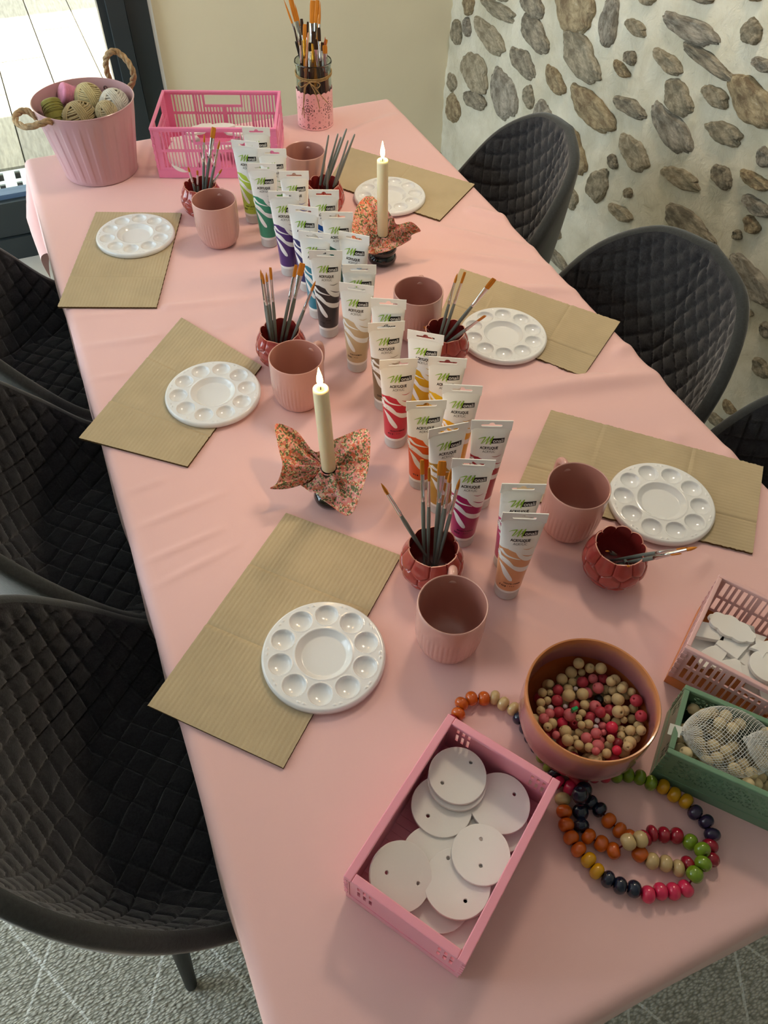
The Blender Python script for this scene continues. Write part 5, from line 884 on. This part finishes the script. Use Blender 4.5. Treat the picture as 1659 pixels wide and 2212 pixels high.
# bowl
m_bowl = bpy.data.materials.new('reactive pink glaze'); m_bowl.use_nodes = True; n_ = m_bowl.node_tree; L_ = n_.links; pb = n_.nodes['Principled BSDF']; pb.inputs['Roughness'].default_value = .2; pb.inputs['Coat Weight'].default_value = .5
tc = n_.nodes.new('ShaderNodeTexCoord'); sx = n_.nodes.new('ShaderNodeSeparateXYZ'); L_.new(tc.outputs['Object'], sx.inputs[0]); no = n_.nodes.new('ShaderNodeTexNoise'); no.inputs['Scale'].default_value = 120; no.inputs['Detail'].default_value = 6; L_.new(tc.outputs['Object'], no.inputs[0])
ma = n_.nodes.new('ShaderNodeMath'); ma.operation = 'MULTIPLY_ADD'; L_.new(no.outputs[0], ma.inputs[0]); ma.inputs[1].default_value = .012; L_.new(sx.outputs[2], ma.inputs[2]); mr = n_.nodes.new('ShaderNodeMapRange'); mr.inputs[1].default_value = 0; mr.inputs[2].default_value = .105; L_.new(ma.outputs[0], mr.inputs[0])
rp = n_.nodes.new('ShaderNodeValToRGB'); el = rp.color_ramp.elements; el[0].color = lin('CC8A76'); el[1].color = lin('C9804E')
for p_, cc in ((.36, 'CC8A74'), (.46, 'B87874'), (.60, '9C5F66'), (.80, 'A86A6C'), (.90, 'B87866'), (.95, 'C88058')): e = el.new(p_); e.color = lin(cc)
L_.new(mr.outputs[0], rp.inputs[0]); L_.new(rp.outputs[0], pb.inputs['Base Color'])
m_bi = mat('amber inner glaze', 'A8562E', .2, .5, coat=.5, var=.1, vscale=40)
b = MB(); b.lathe([(.044, 0), (.046, .002), (.046, .005), (.056, .009), (.068, .018), (.0775, .032), (.0815, .048), (.0818, .066), (.0812, .088), (.0812, .098), (.0800, .1005), (.0782, .1)], 96, 0); b.lathe([(.0782, .1), (.0772, .096), (.0776, .080), (.0775, .058)], 96, 0, cap0=False); b.lathe([(.0775, .058), (.0772, .05), (.073, .033), (.063, .019), (.048, .011), (.01, .009)], 96, 1, cap0=False, cap1=True)
tag(b.build('bead_bowl', [m_bowl, m_bi], smooth=60, loc=(.409, .271, .7507)), 'round ceramic bowl with pink and orange reactive glaze, full of beads', 'bowl')
BC = {'n': ('natural wooden', 'C9AE80', .5), 'r': ('raspberry red', 'B23A48', .42), 'p': ('salmon pink', 'CF6A70', .42), 'h': ('glossy hot pink', 'D4304E', .2), 'w': ('pearly white', 'D8C8CC', .25), 'k': ('black', '1A1A1C', .3), 'd': ('dark red', '7E1F2A', .3)}
bm_r = bead_mesh('bead_ball', .97, .19, 22); BM = {}
for k_, (w_, hx, ro_) in BC.items():
    me = bm_r.copy(); me.materials.clear(); me.materials.append(mat('loose bead ' + w_, hx, ro_, .4, var=.08, vscale=60)); BM[k_] = me
rb = random.Random(11)
def place_label(x, y, r, nm):
    dx, dy = x-.409, y-.271; d = math.hypot(dx, dy); a = (math.degrees(math.atan2(dy, dx))-65.3) % 360
    w8 = ['back', 'back left', 'left', 'front left', 'front', 'front right', 'right', 'back right'][int((a+22.5)//45) % 8]
    sz = 'large' if r > .0073 else 'small' if r < .0052 else 'medium'
    pos = 'at the centre of the ceramic bowl' if d < .018 else ('by the %s rim of the ceramic bowl' % w8 if d > .048 else 'between the centre and the %s of the ceramic bowl' % w8)
    return '%s %s bead %s' % (sz, nm, pos)
for x, y, z, r, cc in DATA['bowlbeads']:
    o = link('bead', BM[cc], None, (x, y, z)); o.scale = (r, r, r); o.rotation_euler = (rb.uniform(-1.4, 1.4), rb.uniform(-1.4, 1.4), rb.uniform(0, 6)); tag(o, place_label(x, y, r, BC[cc][0]), 'bead', BC[cc][0] + ' beads in the bowl')
# beads that carry the visible layer
pl_ = [tuple(q[:4]) for q in DATA['bowlbeads']]; cnt_ = 0
for tr in range(6000):
    r = .0085; a = rb.uniform(0, 2*PI); rad = .066*math.sqrt(rb.random()); z = .7695+rb.random()*.026; x, y = .409+rad*math.cos(a), .271+rad*math.sin(a)
    lim = interp(z-.7507, [.009, .011, .019, .033, .05], [.01, .048, .063, .073, .077])-r-.001
    if rad > lim or z-r < .7607: continue
    if all((x-q[0])**2+(y-q[1])**2+(z-q[2])**2 > (r+q[3]-.0006)**2 for q in pl_):
        pl_.append((x, y, z, r)); cc = 'n' if rb.random() < .6 else 'r'; o = link('bead', BM[cc], None, (x, y, z)); o.scale = (r, r, r); o.rotation_euler = (rb.uniform(-1, 1), rb.uniform(-1, 1), 0); tag(o, BC[cc][0] + ' bead buried under the others in the ceramic bowl', 'bead', 'buried beads in the bowl'); cnt_ += 1
b = MB(); b.box((-.004, -.0022, -.004), (.004, .0022, .004)); o = b.build('bead', mat('metallic green tile bead', '1F9A5A', .2, .5, metal=.4), smooth=0, loc=(DATA['bowlbeads'][49][0]+.004, DATA['bowlbeads'][49][1], .8125)); bevel(o); tag(o, 'small square green bead on top in the ceramic bowl', 'bead')
# netted beads
for k in range(1): pass
NBL = ['pale wooden bead inside the left net bag in the green crate', 'pale wooden bead inside the right net bag in the green crate', 'pale wooden bead loose at the left end of the green crate']
m_wb = mat('pale raw wooden bead', 'D8C49A', .55, .3, var=.06, vscale=80); me_wb = bm_r.copy(); me_wb.materials.clear(); me_wb.materials.append(m_wb)
def net_label(x, y, z, k_):
    a_ = (x-.462)*.643-(y-.184)*.766; b_ = (x-.462)*.766+(y-.184)*.643
    w_ = ['nearest the left end', 'left of its middle', 'in its middle', 'right of its middle', 'towards its right end'][int(max(0, min(4, (a_-.01)/.026)))] if k_ == 0 else ['at its left', 'in its middle', 'at its right'][int(max(0, min(2, (a_-.10)/.035)))]
    r_ = 'front' if b_ < .034 else 'middle' if b_ < .062 else 'back'
    return 'pale wooden bead in the %s, %s, %s row' % (['left net bag', 'right net bag'][k_], w_, r_) if k_ < 2 else 'pale loose wooden bead, %s row, at the left end of the green crate' % r_
pl_ = []
for x, y, z, k_ in DATA['netbeads']:
    o = link('bead', me_wb, None, (x, y, z)); o.scale = (.0077,)*3; o.rotation_euler = (rb.uniform(-1.4, 1.4), rb.uniform(-1.4, 1.4), 0); tag(o, net_label(x, y, z, k_), 'bead', ['beads in the left net', 'beads in the right net', 'loose beads in the green crate'][k_]); pl_.append((x, y, z, .0077))
gu = np.array([.643, -.766]); gv = np.array([.766, .643]); g0 = np.array([.462, .184])
for tr in range(5000):
    a_, b_ = rb.uniform(.015, .185), rb.uniform(.014, .082); z = .7635+rb.random()*.024; p = g0+a_*gu+b_*gv
    if all((p[0]-q[0])**2+(p[1]-q[1])**2+(z-q[2])**2 > (.0152)**2 for q in pl_):
        pl_.append((p[0], p[1], z, .0077)); o = link('bead', me_wb, None, (p[0], p[1], z)); o.scale = (.0077,)*3; kk_ = 0 if a_ < .115 else 1; tag(o, ['pale wooden bead buried under others in the left net bag', 'pale wooden bead buried under others in the right net bag'][kk_], 'bead', ['buried beads in the left net', 'buried beads in the right net'][kk_])
m_net = mat('white nylon net', 'F2F2F0', .3, .5)
def netbag(label, knot, end, wdt, hgt, lab):
    t = thing('net_bag', label, 'net bag', knot); K = Vector(knot); E = Vector(end)-K; ax = E.normalized(); side = ax.cross(Vector((0, 0, 1))).normalized(); upv = side.cross(ax)
    NU, NV = 46, 44; bm = bmesh.new(); V_ = []
    for i in range(NU+1):
        s_ = i/NU; pr_ = math.sin(min(1, s_*1.0)*PI*.93)**.62 if s_ > 0 else 0; pr_ = max(pr_, .04+.10*(1-s_)*0)
        row = []
        for j in range(NV):
            a = 2*PI*(j+.5*(i % 2))/NV; wz = upv*math.sin(a)*hgt*pr_*(1 if math.sin(a) > 0 else .8)+side*math.cos(a)*wdt*pr_; row.append(bm.verts.new(ax*E.length*s_+wz))
        V_.append(row)
    for i in range(NU):
        for j in range(NV):
            o_ = 1 if i % 2 else -1; bm.edges.new((V_[i][j], V_[i+1][j])); bm.edges.new((V_[i][j], V_[i+1][(j+o_) % NV])) if True else 0
    mb = MB(); r = .00030
    for e in bm.edges:
        p, q = e.verts[0].co, e.verts[1].co; d = (q-p)
        if d.length < 1e-5: continue
        d.normalize(); u = d.orthogonal().normalized(); v = d.cross(u); vs = [c_+(u*math.cos(2*PI*k/3)+v*math.sin(2*PI*k/3))*r for c_ in (p, q) for k in range(3)]
        mb.add(vs, [(0, 1, 4, 3), (1, 2, 5, 4), (2, 0, 3, 5)])
    bm.free(); tag(mb.build('net', m_net, t, smooth=180), kind='stuff')
    b = MB(); rk = random.Random(2)
    for k in range(26):
        a = rk.uniform(0, 2*PI); rr = rk.uniform(.3, 1)*.013; b.tube([(0, 0, 0), tuple(ax*.008+(upv*math.sin(a)+side*math.cos(a))*rr*.35), tuple(ax*.026+(upv*math.sin(a)+side*math.cos(a))*rr*1.2)], .00025, 3)
    tag(b.build('gathered_threads', m_net, t, smooth=180), kind='stuff')
    b = MB(); b.lathe([(.001, -.003), (.0032, -.001), (.003, .002), (.001, .004)], 10); b.build('knot', m_net, t)
    if lab:
        b = MB(); b.box((-.012, -.007, -.0004), (.002, .007, .0004)); o = b.build('paper_tag', mat('translucent white tag', 'E9EDE6', .4, .4), t, smooth=0); o.rotation_euler = (.2, -.3, -.9); o.location = (-.003, .002, .002)
netbag('clear white net bag of wooden beads at the left of the green crate', (.492, .197, .829), (.594, .142, .809), .043, .029, True)
netbag('clear white net bag of wooden beads at the right end of the green crate', (.5625, .162, .822), (.640, .078, .802), .036, .026, False)
# ---------------------------------------------------------------- bucket with yarn
bk = thing('bucket', 'dusty pink ribbed metal bucket with rope handles, full of yarn balls', 'bucket', (.111, 1.970, .7507))
m_bk = mat('dusty pink enamel', 'C49A9E', .28, .5, coat=.3)
HB = .168
def bfn(r, z, a):
    k = max(0, min(1, (z-.008)/.01))*max(0, min(1, (.150-z)/.02)); return (r+.0007*k*(1 if math.sin(a*22) > 0 else -1)*min(1, abs(math.sin(a*22))*4), z)
b = MB(); pr_ = [(.0835, 0), (.0860, .001), (.0868, .003), (.0860, .006)]+[(.0860+(.1125-.0860)*k/16, .006+(HB-.010-.006)*k/16) for k in range(1, 17)]+[(.1135, HB-.004), (.1150, HB-.003), (.1155, HB-.001), (.1145, HB), (.1130, HB-.0005)]
b.lathe(pr_, 360, 0, bfn); b.lathe([(.1130, HB-.0005), (.1115, HB-.010), (.085, .008), (.01, .006)], 96, 0, cap0=False, cap1=True); b.build('bucket_body', m_bk, bk, smooth=40)
m_rope = mat('hemp rope', 'A98E6C', .95, .1, var=.25, vscale=120, bump=.8, bscale=400)
for r_pts in DATA['rope']:
    pp = path([Vector(p)-bk.location for p in r_pts], 90); b = MB()
    T_ = [(pp[min(i+1, len(pp)-1)]-pp[max(i-1, 0)]).normalized() for i in range(len(pp))]; u = T_[0].orthogonal().normalized(); fr_ = []
    for tt_ in T_: u = (u-tt_*u.dot(tt_)).normalized(); fr_.append((u.copy(), tt_.cross(u)))
    for s_ in range(3): b.tube([p+(f[0]*math.cos(i*.28+s_*2*PI/3)+f[1]*math.sin(i*.28+s_*2*PI/3))*.0036 for i, (p, f) in enumerate(zip(pp, fr_))], .0040, 8)
    b.build('rope_handle', m_rope, bk, smooth=180)
b = MB(); m_hole = mat('steel eyelet', '6A5558', .35, .5, metal=.6)
for a in (.62, .95, 3.75, 4.10): b.tube([(.1085*math.cos(a)+.004*(-math.sin(a))*math.cos(q), .1085*math.sin(a)+.004*math.cos(a)*math.cos(q), HB-.020+.004*math.sin(q)) for q in np.linspace(0, 2*PI, 14, endpoint=False)], .001, 6, closed=True)
b.build('eyelets', m_hole, bk)
def yarn_ball(c_, r, col, name, label, seed, sq=(1, 1, 1), th=.0022, band=True):
    rn = random.Random(seed); b = MB(); bm = bmesh.new(); bmesh.ops.create_icosphere(bm, subdivisions=3, radius=r*.94); b.add([v.co[:] for v in bm.verts], [tuple(v.index for v in f.verts) for f in bm.faces]); bm.free()
    def ring(nrm, off, w_):
        nrm = Vector(nrm).normalized(); u = nrm.orthogonal().normalized(); v = nrm.cross(u); rr = math.sqrt(max(1e-6, r*r-off*off)); b.tube([nrm*off+(u*math.cos(a)+v*math.sin(a))*rr for a in np.linspace(0, 2*PI, 40, endpoint=False)], w_, 5, closed=True)
    base = Vector((rn.uniform(-.4, .4), rn.uniform(-.3, .3), 1)).normalized()
    nst = int(2*r/(th*1.75))
    for k in range(nst): ring(base+Vector((rn.uniform(-.05, .05),)*3), -r*.93+2*r*.93*k/(nst-1), th)
    r0 = r; r = r*1.035
    for k in range(5): ring(Vector((1, .3, .15)), (k-2)*th*1.9, th)
    for k in range(4): ring(Vector((.5, -.9, .35)), (k-1.5)*th*1.9+.004, th)
    b.v = [(x*sq[0], y*sq[1], z*sq[2]) for x, y, z in b.v]
    m_y = mat(name + ' fibre', col, .9, .1, var=.12, vscale=90, bump=.5, bscale=600, sheen=.3)
    return tag(b.build('yarn_ball', m_y, smooth=180, loc=c_), label, 'yarn ball')
Yn = DATA['yarn']
yarn_ball((.0935, 1.955, .880), .040, 'A8956C', 'khaki yarn', 'khaki ball of yarn at the front of the bucket', 1, (1, .9, .9))
yarn_ball((.128, 2.034, .888), .033, 'C8B98C', 'sand yarn', 'sand-coloured ball of yarn behind the khaki one in the bucket', 2)
yarn_ball((.180, 1.989, .884), .034, 'CFCBBE', 'pale grey yarn', 'pale grey ball of yarn at the right of the bucket', 3)
yarn_ball((.153, 1.937, .893), .0235, 'B3A37E', 'beige yarn', 'small beige ball of yarn at the front right in the bucket', 4)
yarn_ball((.085, 1.99, .815), .04, 'B8A98C', 'buried yarn', 'beige ball of yarn buried below the others in the bucket', 6)
yarn_ball((.150, 1.955, .812), .036, 'B8A98C', 'buried yarn', 'beige ball of yarn buried at the right below the others in the bucket', 8)
def spool(p0, p1, r0, r1, col, nm, label):
    p0, p1 = Vector(p0), Vector(p1); d = p1-p0; L = d.length; b = MB(); n = int(L/.0016); pr = [(.004, 0)]+[(interp(k/n, [0, .04, .5, .96, 1], [r0*.86, r0, (r0+r1)/2*1.02, r1, r1*.86])+(.0005 if k % 2 else -.0003), L*k/n) for k in range(n+1)]+[(.004, L)]
    b.lathe(pr, 36, cap1=True); rn = random.Random(4)
    for q in range(12):
        z_, sl = rn.uniform(.1, .9)*L, rn.uniform(-.35, .35); b.tube([((r0+(r1-r0)*z_/L+.0012)*math.cos(a), (r0+(r1-r0)*z_/L+.0012)*math.sin(a), z_+sl*.02*math.sin(a)) for a in np.linspace(0, 2*PI, 30, endpoint=False)], .0008, 4, closed=True)
    o = b.build('yarn_spool', mat(nm, col, .9, .1, var=.12, vscale=60, bump=.4, bscale=500, sheen=.3), smooth=180, loc=p0); o.rotation_euler = d.to_track_quat('Z', 'Y').to_euler(); tag(o, label, 'yarn spool')
spool((.048, 1.945, .845), (.040, 2.000, .912), .023, .0225, '86803F', 'olive yarn', 'olive green yarn spool at the left in the bucket')
spool((.070, 2.043, .908), (.152, 2.058, .868), .024, .012, 'D88AA6', 'pink yarn', 'pink yarn cone at the back of the bucket')
print('objects', len(bpy.data.objects), 'tris', sum(len(m.loop_triangles) if m.loop_triangles else sum(len(p.vertices)-2 for p in m.polygons) for m in bpy.data.meshes))
